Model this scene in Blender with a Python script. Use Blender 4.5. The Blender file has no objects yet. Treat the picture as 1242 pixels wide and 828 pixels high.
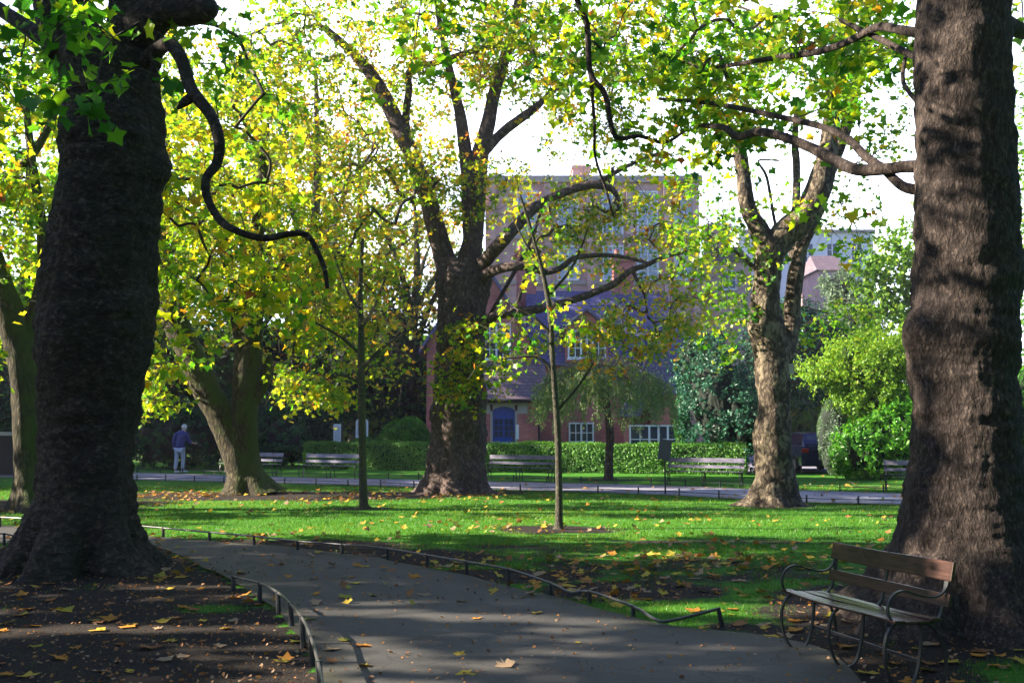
import bpy, bmesh, math, random
import numpy as np
from mathutils import Vector, noise, Matrix

R = math.radians
# ------------------------------------------------------------------ camera, sky, sun, exposure
scene = bpy.context.scene
H = 1.7
TILT = math.atan(102 / 1200)
F = 1200.0
cam_d = bpy.data.cameras.new("camera")
cam = bpy.data.objects.new("camera", cam_d)
scene.collection.objects.link(cam)
cam.location = (0, 0, H)
cam.rotation_euler = (R(90) + TILT, 0, 0)
cam_d.sensor_width = 36
cam_d.lens = 36 * F / 1242
cam_d.clip_start = 0.05
cam_d.clip_end = 3000
scene.camera = cam

SUN_EL, SUN_AZ = R(26), R(0)
SUN = np.array([-math.cos(SUN_EL) * math.cos(SUN_AZ), math.cos(SUN_EL) * math.sin(SUN_AZ), math.sin(SUN_EL)])
world = bpy.data.worlds.new("World")
scene.world = world
world.use_nodes = True
wn, wl = world.node_tree.nodes, world.node_tree.links
wn.clear()
sky = wn.new("ShaderNodeTexSky")
sky.sky_type = 'NISHITA'
sky.sun_disc = False
sky.sun_elevation = SUN_EL
sky.sun_rotation = math.atan2(SUN[0], SUN[1])
sky.air_density = 1.1
sky.dust_density = 0.6
sky.ozone_density = 5.0
# thin bright cloud, part of the sky itself
tc = wn.new("ShaderNodeTexCoord")
sep = wn.new("ShaderNodeSeparateXYZ")
wl.new(tc.outputs["Generated"], sep.inputs[0])
cl = wn.new("ShaderNodeTexNoise")
cl.inputs["Scale"].default_value = 2.2
cl.inputs["Detail"].default_value = 6
wl.new(tc.outputs["Generated"], cl.inputs["Vector"])
cr = wn.new("ShaderNodeMapRange")
cr.inputs["From Min"].default_value = 0.42
cr.inputs["From Max"].default_value = 0.62
wl.new(cl.outputs["Fac"], cr.inputs["Value"])
lowm = wn.new("ShaderNodeMapRange")          # cloud bank towards the horizon in front
lowm.inputs["From Min"].default_value = 0.72
lowm.inputs["From Max"].default_value = 0.97
wl.new(sep.outputs["Y"], lowm.inputs["Value"])
mx = wn.new("ShaderNodeMath"); mx.operation = 'MULTIPLY'
addm = wn.new("ShaderNodeMath"); addm.operation = 'ADD'; addm.use_clamp = True
addm.inputs[1].default_value = 0.55
wl.new(cr.outputs[0], addm.inputs[0])
wl.new(addm.outputs[0], mx.inputs[0]); wl.new(lowm.outputs[0], mx.inputs[1])
cmix = wn.new("ShaderNodeMixRGB")
cmix.inputs["Color2"].default_value = (19.0, 20.5, 24.0, 1)
wl.new(mx.outputs[0], cmix.inputs["Fac"])
deep = wn.new("ShaderNodeMixRGB"); deep.blend_type = 'MULTIPLY'     # deep blue upper sky
deep.inputs["Fac"].default_value = 1.0
deep.inputs["Color2"].default_value = (1.0, 0.92, 1.28, 1)
wl.new(sky.outputs[0], deep.inputs["Color1"])
wl.new(deep.outputs[0], cmix.inputs["Color1"])
bg = wn.new("ShaderNodeBackground")
bg.inputs["Strength"].default_value = 0.05
wo = wn.new("ShaderNodeOutputWorld")
wl.new(cmix.outputs[0], bg.inputs["Color"])
wl.new(bg.outputs[0], wo.inputs["Surface"])

sun_d = bpy.data.lights.new("sun", 'SUN')
sun_d.energy = 5.0
sun_d.angle = R(0.5)
sun_d.color = (1.0, 0.90, 0.74)
sun = bpy.data.objects.new("sun", sun_d)
scene.collection.objects.link(sun)
sun.rotation_euler = Vector(SUN).to_track_quat('Z', 'Y').to_euler()
sun.location = (-30, 0, 30)

vs = scene.view_settings
vs.view_transform = 'Standard'
vs.look = 'None'
vs.gamma = 1
vs.use_curve_mapping = False
vs.exposure = 2.3
cy = scene.cycles
cy.volume_bounces = 0
cy.max_bounces = 7
cy.diffuse_bounces = 3
cy.glossy_bounces = 2
cy.transmission_bounces = 4
cy.transparent_max_bounces = 4
cy.caustics_reflective = False
cy.caustics_refractive = False

rng = np.random.default_rng(7)
random.seed(7)
CT, ST = math.cos(TILT), math.sin(TILT)


def ray(px, py):
    u, v = (px - 621) / F, (414 - py) / F
    return u, CT - v * ST, ST + v * CT


def P(px, py, Y):
    u, b, c = ray(px, py)
    k = Y / b
    return Vector((k * u, Y, H + k * c))


def G(px, py):
    u, b, c = ray(px, py)
    k = -H / c
    return Vector((k * u, k * b, 0))


# ------------------------------------------------------------------ bookkeeping
COL = scene.collection


def tag(o, label=None, cat=None, group=None, kind=None):
    if label: o["label"] = label
    if cat: o["category"] = cat
    if group: o["group"] = group
    if kind: o["kind"] = kind
    return o


def thing(name, label, cat, loc=(0, 0, 0), rotz=0, group=None):
    o = bpy.data.objects.new(name, None)
    COL.objects.link(o)
    o.empty_display_size = 0.2
    o.location = loc
    o.rotation_euler = (0, 0, rotz)
    return tag(o, label, cat, group)


def copy_tree(o, parent=None):
    c = o.copy()
    COL.objects.link(c)
    if parent is not None: c.parent = parent
    for ch in list(KIDS.get(o.name, [])):
        k = copy_tree(ch, c)
        KIDS.setdefault(c.name, []).append(k)
    return c


KIDS = {}


def link(name, me, mat, parent=None, smooth=False, world_coords=True):
    """link a mesh; if it has a parent and world_coords, keep geometry where it is"""
    o = bpy.data.objects.new(name, me)
    COL.objects.link(o)
    if mat is not None:
        me.materials.append(mat)
    if smooth:
        me.polygons.foreach_set("use_smooth", np.ones(len(me.polygons), dtype=bool))
    if parent is not None:
        o.parent = parent
        if world_coords:
            o.matrix_parent_inverse = Matrix.LocRotScale(parent.location, parent.rotation_euler, None).inverted()
        KIDS.setdefault(parent.name, []).append(o)
    return o


class MB:
    def __init__(s):
        s.v, s.f = [], []

    def add(s, vs, fs):
        n = len(s.v)
        s.v.extend([tuple(p) for p in vs])
        s.f.extend([tuple(i + n for i in f) for f in fs])

    def box(s, x0, x1, y0, y1, z0, z1, M=None):
        vs = [Vector((x, y, z)) for x in (x0, x1) for y in (y0, y1) for z in (z0, z1)]
        if M is not None: vs = [M @ p for p in vs]
        s.add(vs, [(0, 1, 3, 2), (4, 6, 7, 5), (0, 4, 5, 1), (2, 3, 7, 6), (0, 2, 6, 4), (1, 5, 7, 3)])

    def tube(s, pts, rad, n=8, cap=True):
        pts = [Vector(p) for p in pts]
        if not hasattr(rad, '__len__'): rad = [rad] * len(pts)
        up = Vector((0.13, 0.21, 0.97)).normalized()
        vs, fs = [], []
        prev = None
        for i, p in enumerate(pts):
            t = (pts[min(i + 1, len(pts) - 1)] - pts[max(i - 1, 0)])
            t = t.normalized() if t.length > 1e-9 else Vector((0, 0, 1))
            if prev is None:
                a = t.cross(up)
                if a.length < 0.1: a = t.cross(Vector((1, 0, 0)))
            else:
                a = prev - t * prev.dot(t)
            a.normalize(); prev = a
            b = t.cross(a)
            for k in range(n):
                w = 2 * math.pi * k / n
                vs.append(p + (a * math.cos(w) + b * math.sin(w)) * rad[i])
        for i in range(len(pts) - 1):
            for k in range(n):
                k2 = (k + 1) % n
                fs.append((i * n + k, i * n + k2, (i + 1) * n + k2, (i + 1) * n + k))
        if cap:
            fs.append(tuple(range(n - 1, -1, -1)))
            fs.append(tuple((len(pts) - 1) * n + k for k in range(n)))
        s.add(vs, fs)

    def strap(s, pts, w, t, wdir=Vector((1, 0, 0))):
        """flat bar swept along pts, width w along wdir, thickness t"""
        pts = [Vector(p) for p in pts]
        vs, fs = [], []
        for i, p in enumerate(pts):
            d = (pts[min(i + 1, len(pts) - 1)] - pts[max(i - 1, 0)]).normalized()
            nrm = d.cross(wdir).normalized()
            for a, b in ((-1, -1), (1, -1), (1, 1), (-1, 1)):
                vs.append(p + wdir * (a * w / 2) + nrm * (b * t / 2))
        for i in range(len(pts) - 1):
            for k in range(4):
                k2 = (k + 1) % 4
                fs.append((i * 4 + k, i * 4 + k2, i * 4 + 4 + k2, i * 4 + 4 + k))
        fs.append((3, 2, 1, 0))
        m = (len(pts) - 1) * 4
        fs.append((m, m + 1, m + 2, m + 3))
        s.add(vs, fs)

    def mesh(s, name):
        me = bpy.data.meshes.new(name)
        me.from_pydata(s.v, [], s.f)
        me.update()
        return me

    def build(s, name, mat, parent=None, smooth=False, bevel=0, world_coords=True):
        me = s.mesh(name)
        o = link(name, me, mat, parent, smooth, world_coords)
        if bevel:
            m = o.modifiers.new("bevel", 'BEVEL')
            m.width = bevel; m.segments = 2; m.limit_method = 'ANGLE'
        return o


def spline(pts, n=6):
    """Catmull-Rom through a list of tuples of any length"""
    a = np.array(pts, float)
    if len(a) < 3:
        t = np.linspace(0, 1, n + 1)[:, None]
        return a[0] * (1 - t) + a[1] * t
    a = np.vstack([2 * a[0] - a[1], a, 2 * a[-1] - a[-2]])
    out = []
    for i in range(1, len(a) - 2):
        p0, p1, p2, p3 = a[i - 1:i + 3]
        for t in np.linspace(0, 1, n, endpoint=False):
            out.append(0.5 * ((2 * p1) + (-p0 + p2) * t + (2 * p0 - 5 * p1 + 4 * p2 - p3) * t * t + (-p0 + 3 * p1 - 3 * p2 + p3) * t ** 3))
    out.append(a[-2])
    return np.array(out)


# ------------------------------------------------------------------ materials
def mat_new(name):
    m = bpy.data.materials.new(name)
    m.use_nodes = True
    nt = m.node_tree
    b = nt.nodes["Principled BSDF"]
    return m, nt, b


def node(nt, t, **kw):
    n = nt.nodes.new(t)
    for k, v in kw.items():
        if k in n.inputs: n.inputs[k].default_value = v
        else: setattr(n, k, v)
    return n


def ramp(nt, fac, stops, interp='LINEAR'):
    r = nt.nodes.new("ShaderNodeValToRGB")
    r.color_ramp.interpolation = interp
    e = r.color_ramp.elements
    while len(e) < len(stops): e.new(0.5)
    for i, (p, c) in enumerate(stops):
        e[i].position = p
        e[i].color = (*c, 1) if len(c) == 3 else c
    nt.links.new(fac, r.inputs["Fac"])
    return r.outputs["Color"]


def coords(nt, scale=(1, 1, 1)):
    g = nt.nodes.new("ShaderNodeTexCoord")
    m = nt.nodes.new("ShaderNodeMapping")
    m.inputs["Scale"].default_value = scale
    nt.links.new(g.outputs["Object"], m.inputs["Vector"])
    return m.outputs["Vector"]


def nz(nt, vec, scale, detail=4, rough=0.55, dist=0.0):
    n = nt.nodes.new("ShaderNodeTexNoise")
    n.inputs["Scale"].default_value = scale
    n.inputs["Detail"].default_value = detail
    n.inputs["Roughness"].default_value = rough
    n.inputs["Distortion"].default_value = dist
    nt.links.new(vec, n.inputs["Vector"])
    return n.outputs["Fac"]


def bump(nt, b, h, strength, dist):
    bn = nt.nodes.new("ShaderNodeBump")
    bn.inputs["Strength"].default_value = strength
    bn.inputs["Distance"].default_value = dist
    nt.links.new(h, bn.inputs["Height"])
    nt.links.new(bn.outputs["Normal"], b.inputs["Normal"])
    return bn


def mixc(nt, fac, a, b, mode='MIX'):
    m = nt.nodes.new("ShaderNodeMixRGB")
    m.blend_type = mode
    for s, val in (("Fac", fac), ("Color1", a), ("Color2", b)):
        if isinstance(val, (int, float)): m.inputs[s].default_value = val
        elif isinstance(val, tuple): m.inputs[s].default_value = (*val, 1)
        else: nt.links.new(val, m.inputs[s])
    return m.outputs["Color"]


def mth(nt, op, a, b=None, clamp=False):
    m = nt.nodes.new("ShaderNodeMath"); m.operation = op; m.use_clamp = clamp
    for i, val in enumerate((a, b)):
        if val is None: continue
        if isinstance(val, (int, float)): m.inputs[i].default_value = val
        else: nt.links.new(val, m.inputs[i])
    return m.outputs[0]


def bark_mat(name, dark, mid, light, moss=None, vscale=(9, 9, 3), patches=None, bs=1.0, moss_amt=0.5, ck=1.0):
    m, nt, b = mat_new(name)
    v = coords(nt, vscale)
    n1 = nz(nt, v, 1.6, 8, 0.65, 0.6)
    vo = nt.nodes.new("ShaderNodeTexVoronoi")
    vo.feature = 'DISTANCE_TO_EDGE'
    vo.inputs["Scale"].default_value = 1.9
    dv = nt.nodes.new("ShaderNodeVectorMath"); dv.operation = 'ADD'
    nn = nt.nodes.new("ShaderNodeTexNoise"); nn.inputs["Scale"].default_value = 1.3; nn.inputs["Detail"].default_value = 5
    nt.links.new(v, nn.inputs["Vector"])
    nt.links.new(v, dv.inputs[0]); nt.links.new(nn.outputs["Color"], dv.inputs[1])
    nt.links.new(dv.outputs[0], vo.inputs["Vector"])
    crack = mth(nt, 'MULTIPLY', vo.outputs["Distance"], 3.2, True)
    col = ramp(nt, n1, [(0.25, dark), (0.52, mid), (0.78, light)])
    col = mixc(nt, mth(nt, 'MULTIPLY', mth(nt, 'SUBTRACT', 1.0, crack, True), ck), col, dark)
    v1 = coords(nt, (1, 1, 1))
    if patches:
        n3 = nz(nt, coords(nt, (1, 1, 0.6)), 7, 3, 0.5, 0.8)
        pm = ramp(nt, n3, [(0.50, (0, 0, 0)), (0.62, (.8, .8, .8))])
        col = mixc(nt, pm, col, patches)
    if moss:
        g = nt.nodes.new("ShaderNodeNewGeometry")
        sx = nt.nodes.new("ShaderNodeSeparateXYZ")
        nt.links.new(g.outputs["Normal"], sx.inputs[0])
        nm = nz(nt, v1, 2.3, 5, 0.6)
        k = mth(nt, 'ADD', mth(nt, 'MULTIPLY', sx.outputs["X"], 0.35), nm)
        k = mth(nt, 'MULTIPLY', mth(nt, 'SUBTRACT', k, 0.42), 2.6 * moss_amt, True)
        col = mixc(nt, k, col, moss)
    nt.links.new(col, b.inputs["Base Color"])
    b.inputs["Roughness"].default_value = 0.9
    b.inputs["Specular IOR Level"].default_value = 0.25
    h = mth(nt, 'ADD', mth(nt, 'MULTIPLY', n1, 1.5), mth(nt, 'MULTIPLY', crack, 0.40 * ck))
    n2 = nz(nt, coords(nt, (60, 60, 25)), 1, 4, 0.6)
    h = mth(nt, 'ADD', h, mth(nt, 'MULTIPLY', n2, 0.35))
    bump(nt, b, h, 0.9, 0.035 * bs)
    return m


def leaf_mat(name, stops, trans=0.55, rough=0.45, tmul=(1.5, 1.45, 0.9)):
    m = bpy.data.materials.new(name)
    m.use_nodes = True
    nt = m.node_tree
    nt.nodes.clear()
    out = nt.nodes.new("ShaderNodeOutputMaterial")
    at = nt.nodes.new("ShaderNodeAttribute"); at.attribute_name = "tint"
    col = ramp(nt, at.outputs["Fac"], stops)
    d = nt.nodes.new("ShaderNodeBsdfDiffuse")
    t = nt.nodes.new("ShaderNodeBsdfTranslucent")
    g = nt.nodes.new("ShaderNodeBsdfGlossy"); g.inputs["Roughness"].default_value = rough
    g.inputs["Color"].default_value = (0.35, 0.35, 0.35, 1)
    nt.links.new(col, d.inputs["Color"])
    tcol = mixc(nt, 1.0, col, tmul, 'MULTIPLY')
    nt.links.new(tcol, t.inputs["Color"])
    m1 = nt.nodes.new("ShaderNodeMixShader"); m1.inputs[0].default_value = trans
    nt.links.new(d.outputs[0], m1.inputs[1]); nt.links.new(t.outputs[0], m1.inputs[2])
    m2 = nt.nodes.new("ShaderNodeMixShader"); m2.inputs[0].default_value = 0.05
    nt.links.new(m1.outputs[0], m2.inputs[1]); nt.links.new(g.outputs[0], m2.inputs[2])
    nt.links.new(m2.outputs[0], out.inputs["Surface"])
    return m


def plain(name, col, rough=0.6, metal=0.0, spec=0.5, var=0.15, vs_=6.0, bmp=0.0):
    m, nt, b = mat_new(name)
    n = nz(nt, coords(nt), vs_, 5)
    c = mixc(nt, n, tuple(x * (1 - var) for x in col), tuple(min(1, x * (1 + var)) for x in col))
    nt.links.new(c, b.inputs["Base Color"])
    b.inputs["Roughness"].default_value = rough
    b.inputs["Metallic"].default_value = metal
    b.inputs["Specular IOR Level"].default_value = spec
    if bmp:
        bump(nt, b, nz(nt, coords(nt), vs_ * 6, 4), 0.5, bmp)
    return m


M = {}
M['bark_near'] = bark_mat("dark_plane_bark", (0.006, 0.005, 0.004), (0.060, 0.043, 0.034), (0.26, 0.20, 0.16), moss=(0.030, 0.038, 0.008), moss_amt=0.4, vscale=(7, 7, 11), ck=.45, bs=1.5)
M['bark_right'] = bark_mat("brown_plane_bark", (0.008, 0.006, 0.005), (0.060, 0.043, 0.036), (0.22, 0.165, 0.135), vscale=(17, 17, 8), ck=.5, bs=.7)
M['bark_moss'] = bark_mat("mossy_bark", (0.015, 0.012, 0.006), (0.075, 0.060, 0.028), (0.22, 0.17, 0.10), moss=(0.050, 0.080, 0.010), moss_amt=1.2, vscale=(6, 6, 2))
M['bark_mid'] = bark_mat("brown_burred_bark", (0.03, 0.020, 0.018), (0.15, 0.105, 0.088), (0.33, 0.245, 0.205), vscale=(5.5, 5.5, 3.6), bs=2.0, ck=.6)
M['bark_pale'] = bark_mat("mottled_plane_bark", (0.025, 0.017, 0.012), (0.095, 0.072, 0.050), (0.28, 0.22, 0.15), patches=(0.21, 0.165, 0.11), vscale=(5, 5, 3))
M['bark_thin'] = bark_mat("grey_green_bark", (0.03, 0.027, 0.02), (0.085, 0.078, 0.05), (0.19, 0.17, 0.12), moss=(0.10, 0.11, 0.03), vscale=(14, 14, 9), bs=0.3)
M['twig'] = plain("twig_bark", (0.060, 0.045, 0.032), 0.85, var=0.4)
M['twig_pale'] = plain("pale_twig_bark", (0.16, 0.12, 0.10), 0.85, var=0.4)
AUT = [(0.0, (0.014, 0.080, 0.010)), (0.25, (0.050, 0.190, 0.014)), (0.5, (0.170, 0.330, 0.014)), (0.68, (0.38, 0.42, 0.020)),
       (0.84, (0.60, 0.38, 0.022)), (0.95, (0.55, 0.19, 0.020)), (1.0, (0.28, 0.09, 0.02))]
M['leaf'] = leaf_mat("plane_leaf", AUT, 0.62, 0.4, (1.7, 1.6, 0.8))
M['leaf_dark'] = leaf_mat("evergreen_leaf", [(0, (0.008, 0.035, 0.018)), (0.5, (0.018, 0.075, 0.028)), (1, (0.05, 0.14, 0.03))], 0.15, 0.5)
M['leaf_blue'] = leaf_mat("blue_green_leaf", [(0, (0.012, 0.06, 0.035)), (0.6, (0.035, 0.13, 0.07)), (1, (0.08, 0.20, 0.11))], 0.15, 0.35)
M['leaf_hedge'] = leaf_mat("hedge_leaf", [(0, (0.05, 0.16, 0.025)), (0.6, (0.12, 0.29, 0.04)), (1, (0.22, 0.38, 0.08))], 0.3)
M['leaf_lime'] = leaf_mat("lime_leaf", [(0, (0.05, 0.15, 0.012)), (0.5, (0.13, 0.29, 0.015)), (1, (0.30, 0.40, 0.03))], 0.45)
M['leaf_laurel'] = leaf_mat("laurel_leaf", [(0, (0.025, 0.11, 0.012)), (0.5, (0.06, 0.22, 0.015)), (1, (0.16, 0.36, 0.02))], 0.35, 0.3)
M['leaf_silver'] = leaf_mat("silver_green_leaf", [(0, (0.08, 0.14, 0.08)), (1, (0.25, 0.34, 0.22))], 0.4)
M['leaf_weep'] = leaf_mat("weeping_leaf", [(0, (0.10, 0.20, 0.06)), (0.7, (0.22, 0.34, 0.12)), (1, (0.38, 0.38, 0.24))], 0.4)
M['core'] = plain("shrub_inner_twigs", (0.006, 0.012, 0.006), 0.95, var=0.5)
M['fallen'] = leaf_mat("fallen_plane_leaf", [(0, (0.16, 0.22, 0.03)), (0.25, (0.50, 0.36, 0.05)), (0.5, (0.50, 0.22, 0.04)), (0.75, (0.30, 0.13, 0.05)), (1.0, (0.34, 0.24, 0.15))], 0.15, 0.5, (1.1, 1, .8))
M['grass'] = leaf_mat("grass_blade", [(0, (0.035, 0.11, 0.008)), (0.5, (0.085, 0.22, 0.012)), (1, (0.28, 0.29, 0.04))], 0.35)
M['iron'] = plain("black_painted_iron", (0.022, 0.022, 0.025), 0.45, 0.0, 0.5, 0.3, 20)
M['rail'] = plain("worn_grey_rail", (0.075, 0.072, 0.072), 0.35, 0.3, 0.6, 0.45, 9)
M['white'] = plain("white_paint", (0.78, 0.79, 0.80), 0.45, var=0.04)
M['blue'] = plain("blue_door_paint", (0.018, 0.065, 0.36), 0.35, var=0.1)
M['stone'] = plain("pale_stone", (0.42, 0.36, 0.32), 0.8, var=0.12, bmp=0.01)
M['glass'] = plain("window_glass", (0.03, 0.045, 0.07), 0.08, 0.0, 0.9, 0.1)
M['sky_pane'] = plain('painted_sky_glass', (.36, .44, .52), .15, 0, .8, .15)  # pale blue painted into the panes for bright sky reflected in them
M['dark'] = plain("dark_timber", (0.015, 0.013, 0.014), 0.8)
M['carblue'] = plain("dark_blue_car_paint", (0.008, 0.012, 0.07), 0.18, 0.2, 0.6, 0.05)
M['red'] = plain("red_lamp_lens", (0.35, 0.01, 0.01), 0.2)
M['rubber'] = plain("black_rubber", (0.012, 0.012, 0.012), 0.8)


def wood_mat(name, a, b_, rough=0.35, axis=(2, 40, 40)):
    m, nt, b = mat_new(name)
    v = coords(nt, axis)
    n = nz(nt, v, 1.2, 6, 0.6, 0.5)
    w = nz(nt, coords(nt), 2.5, 3)
    c = ramp(nt, n, [(0.3, a), (0.7, b_)])
    c = mixc(nt, ramp(nt, w, [(0.45, (0, 0, 0)), (0.62, (0.7, 0.7, 0.7))]), c, tuple(x * 0.45 for x in a))
    nt.links.new(c, b.inputs["Base Color"])
    b.inputs["Roughness"].default_value = rough
    bump(nt, b, n, 0.35, 0.004)
    return m


M['bench_wood'] = wood_mat("brown_bench_wood", (0.030, 0.015, 0.012), (0.085, 0.042, 0.031), 0.25)
M['bench_grey'] = wood_mat("weathered_bench_wood", (0.12, 0.11, 0.15), (0.23, 0.21, 0.27), 0.35)


def asphalt_mat(name, base, purple=0.0):
    m, nt, b = mat_new(name)
    v = coords(nt)
    n1 = nz(nt, v, 0.8, 5, 0.6)
    n2 = nz(nt, v, 130, 3, 0.7)
    n3 = nz(nt, v, 9, 6, 0.65)
    c = ramp(nt, n1, [(0.3, tuple(x * 0.75 for x in base)), (0.7, tuple(x * 1.2 for x in base))])
    c = mixc(nt, ramp(nt, n2, [(0.42, (0.55, 0.55, 0.55)), (0.60, (1, 1, 1)), (0.72, (1.5, 1.45, 1.4))]), c, c, 'MIX')
    sp = ramp(nt, n2, [(0.35, (0.5, 0.5, 0.5)), (0.55, (1, 1, 1)), (0.75, (1.9, 1.8, 1.7))])
    c = mixc(nt, 1.0, c, sp, 'MULTIPLY')
    dirt = ramp(nt, n3, [(0.55, (0, 0, 0)), (0.75, (0.6, 0.6, 0.6))])
    c = mixc(nt, dirt, c, (0.035, 0.028, 0.020))
    vc = nt.nodes.new("ShaderNodeTexVoronoi"); vc.feature = 'DISTANCE_TO_EDGE'; vc.inputs["Scale"].default_value = .55
    wv = nt.nodes.new("ShaderNodeVectorMath"); wv.operation = 'ADD'
    nv = nt.nodes.new("ShaderNodeTexNoise"); nv.inputs["Scale"].default_value = 1.6; nv.inputs["Detail"].default_value = 6
    nt.links.new(v, nv.inputs["Vector"]); nt.links.new(v, wv.inputs[0]); nt.links.new(nv.outputs["Color"], wv.inputs[1]); nt.links.new(wv.outputs[0], vc.inputs["Vector"])
    c = mixc(nt, ramp(nt, vc.outputs["Distance"], [(0.0, (.85, .85, .85)), (0.006, (0, 0, 0))]), c, (0.012, 0.011, 0.010))
    c = mixc(nt, ramp(nt, nz(nt, v, 1.7, 2, .4), [(0.56, (0, 0, 0)), (0.60, (.45, .45, .45))]), c, tuple(x * .55 for x in base))
    # greenish algae and mud towards the two edges
    at = nt.nodes.new("ShaderNodeAttribute"); at.attribute_name = "edge"
    ek = mth(nt, 'MULTIPLY', at.outputs["Fac"], ramp_val(nt, n3), True)
    c = mixc(nt, ek, c, (0.038, 0.034, 0.014))
    nt.links.new(c, b.inputs["Base Color"])
    b.inputs["Roughness"].default_value = 0.72
    b.inputs["Specular IOR Level"].default_value = 0.4
    bump(nt, b, mth(nt, 'ADD', n2, mth(nt, 'MULTIPLY', n3, 1.5)), 0.6, 0.006)
    return m


def ramp_val(nt, f):
    r = nt.nodes.new("ShaderNodeMapRange")
    r.inputs["From Min"].default_value = 0.25; r.inputs["From Max"].default_value = 0.6
    nt.links.new(f, r.inputs["Value"])
    return r.outputs[0]


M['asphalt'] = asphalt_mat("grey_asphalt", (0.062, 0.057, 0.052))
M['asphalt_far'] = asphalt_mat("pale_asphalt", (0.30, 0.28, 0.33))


def ground_mat():
    m, nt, b = mat_new("park_ground")
    v = coords(nt)
    at = nt.nodes.new("ShaderNodeAttribute"); at.attribute_name = "soil"
    n1 = nz(nt, v, 1.1, 6, 0.65)
    n2 = nz(nt, v, 14, 6, 0.7)
    n4 = nz(nt, v, 60, 4, 0.7)
    grass = ramp(nt, n2, [(0.25, (0.026, 0.10, 0.008)), (0.5, (0.050, 0.18, 0.012)), (0.8, (0.10, 0.26, 0.02))])
    soil = ramp(nt, n4, [(0.25, (0.010, 0.008, 0.006)), (0.5, (0.028, 0.021, 0.017)), (0.8, (0.09, 0.07, 0.055))])
    k = mth(nt, 'ADD', at.outputs["Fac"], mth(nt, 'MULTIPLY', mth(nt, 'SUBTRACT', n1, 0.5), 1.4))
    k = mth(nt, 'ADD', k, mth(nt, 'MULTIPLY', mth(nt, 'SUBTRACT', n2, 0.5), 0.8))
    k = ramp(nt, k, [(0.38, (0, 0, 0)), (0.62, (1, 1, 1))])
    c = mixc(nt, k, grass, soil)
    nt.links.new(c, b.inputs["Base Color"])
    b.inputs["Roughness"].default_value = 0.95
    b.inputs["Specular IOR Level"].default_value = 0.15
    bump(nt, b, mth(nt, 'ADD', n2, n4), 0.8, 0.03)
    return m


M['ground'] = ground_mat()


def brick_mat(name, c1, c2, mortar):
    m, nt, b = mat_new(name)
    tcn = nt.nodes.new("ShaderNodeTexCoord")
    s = nt.nodes.new("ShaderNodeSeparateXYZ")
    nt.links.new(tcn.outputs["Object"], s.inputs[0])
    cb = nt.nodes.new("ShaderNodeCombineXYZ")
    nt.links.new(mth(nt, 'ADD', s.outputs["X"], s.outputs["Y"]), cb.inputs["X"])
    nt.links.new(s.outputs["Z"], cb.inputs["Y"])
    br = nt.nodes.new("ShaderNodeTexBrick")
    br.inputs["Scale"].default_value = 1
    br.inputs["Brick Width"].default_value = 0.23
    br.inputs["Row Height"].default_value = 0.078
    br.inputs["Mortar Size"].default_value = 0.006
    br.inputs["Color1"].default_value = (*c1, 1)
    br.inputs["Color2"].default_value = (*c2, 1)
    br.inputs["Mortar"].default_value = (*mortar, 1)
    nt.links.new(cb.outputs[0], br.inputs["Vector"])
    n = nz(nt, coords(nt), 1.3, 5)
    c = mixc(nt, 1.0, br.outputs["Color"], ramp(nt, n, [(0.3, (0.7, 0.7, 0.7)), (0.7, (1.15, 1.1, 1.1))]), 'MULTIPLY')
    nt.links.new(c, b.inputs["Base Color"])
    b.inputs["Roughness"].default_value = 0.85
    bump(nt, b, br.outputs["Fac"], 0.5, -0.006)
    return m


M['brick'] = brick_mat("red_brick", (0.52, 0.13, 0.11), (0.60, 0.19, 0.16), (0.28, 0.23, 0.20))
M['brick_far'] = brick_mat("glare_paled_brick", (0.60, 0.36, 0.33), (0.68, 0.44, 0.40), (0.5, 0.42, 0.40))  # brick colour paled to paint in sky glare over the far buildings


def slate_mat(name, c1, c2):
    m, nt, b = mat_new(name)
    tcn = nt.nodes.new("ShaderNodeTexCoord")
    s = nt.nodes.new("ShaderNodeSeparateXYZ")
    nt.links.new(tcn.outputs["Object"], s.inputs[0])
    cb = nt.nodes.new("ShaderNodeCombineXYZ")
    nt.links.new(mth(nt, 'ADD', s.outputs["X"], mth(nt, 'MULTIPLY', s.outputs["Y"], 0.3)), cb.inputs["X"])
    nt.links.new(s.outputs["Z"], cb.inputs["Y"])
    br = nt.nodes.new("ShaderNodeTexBrick")
    br.inputs["Scale"].default_value = 1
    br.inputs["Brick Width"].default_value = 0.26
    br.inputs["Row Height"].default_value = 0.16
    br.inputs["Mortar Size"].default_value = 0.012
    br.inputs["Color1"].default_value = (*c1, 1)
    br.inputs["Color2"].default_value = (*c2, 1)
    br.inputs["Mortar"].default_value = (c1[0] * .4, c1[1] * .4, c1[2] * .4, 1)
    nt.links.new(cb.outputs[0], br.inputs["Vector"])
    n = nz(nt, coords(nt), 9, 5)
    c = mixc(nt, ramp(nt, n, [(0.66, (0, 0, 0)), (0.72, (0.8, 0.8, 0.8))]), br.outputs["Color"], (0.35, 0.34, 0.30))
    nt.links.new(c, b.inputs["Base Color"])
    b.inputs["Roughness"].default_value = 0.55
    bump(nt, b, br.outputs["Fac"], 0.6, -0.01)
    return m


M['slate'] = slate_mat("blue_slate", (0.075, 0.070, 0.17), (0.12, 0.11, 0.23))
M['tile'] = slate_mat("purple_roof_tiles", (0.12, 0.085, 0.10), (0.17, 0.12, 0.13))


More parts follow.
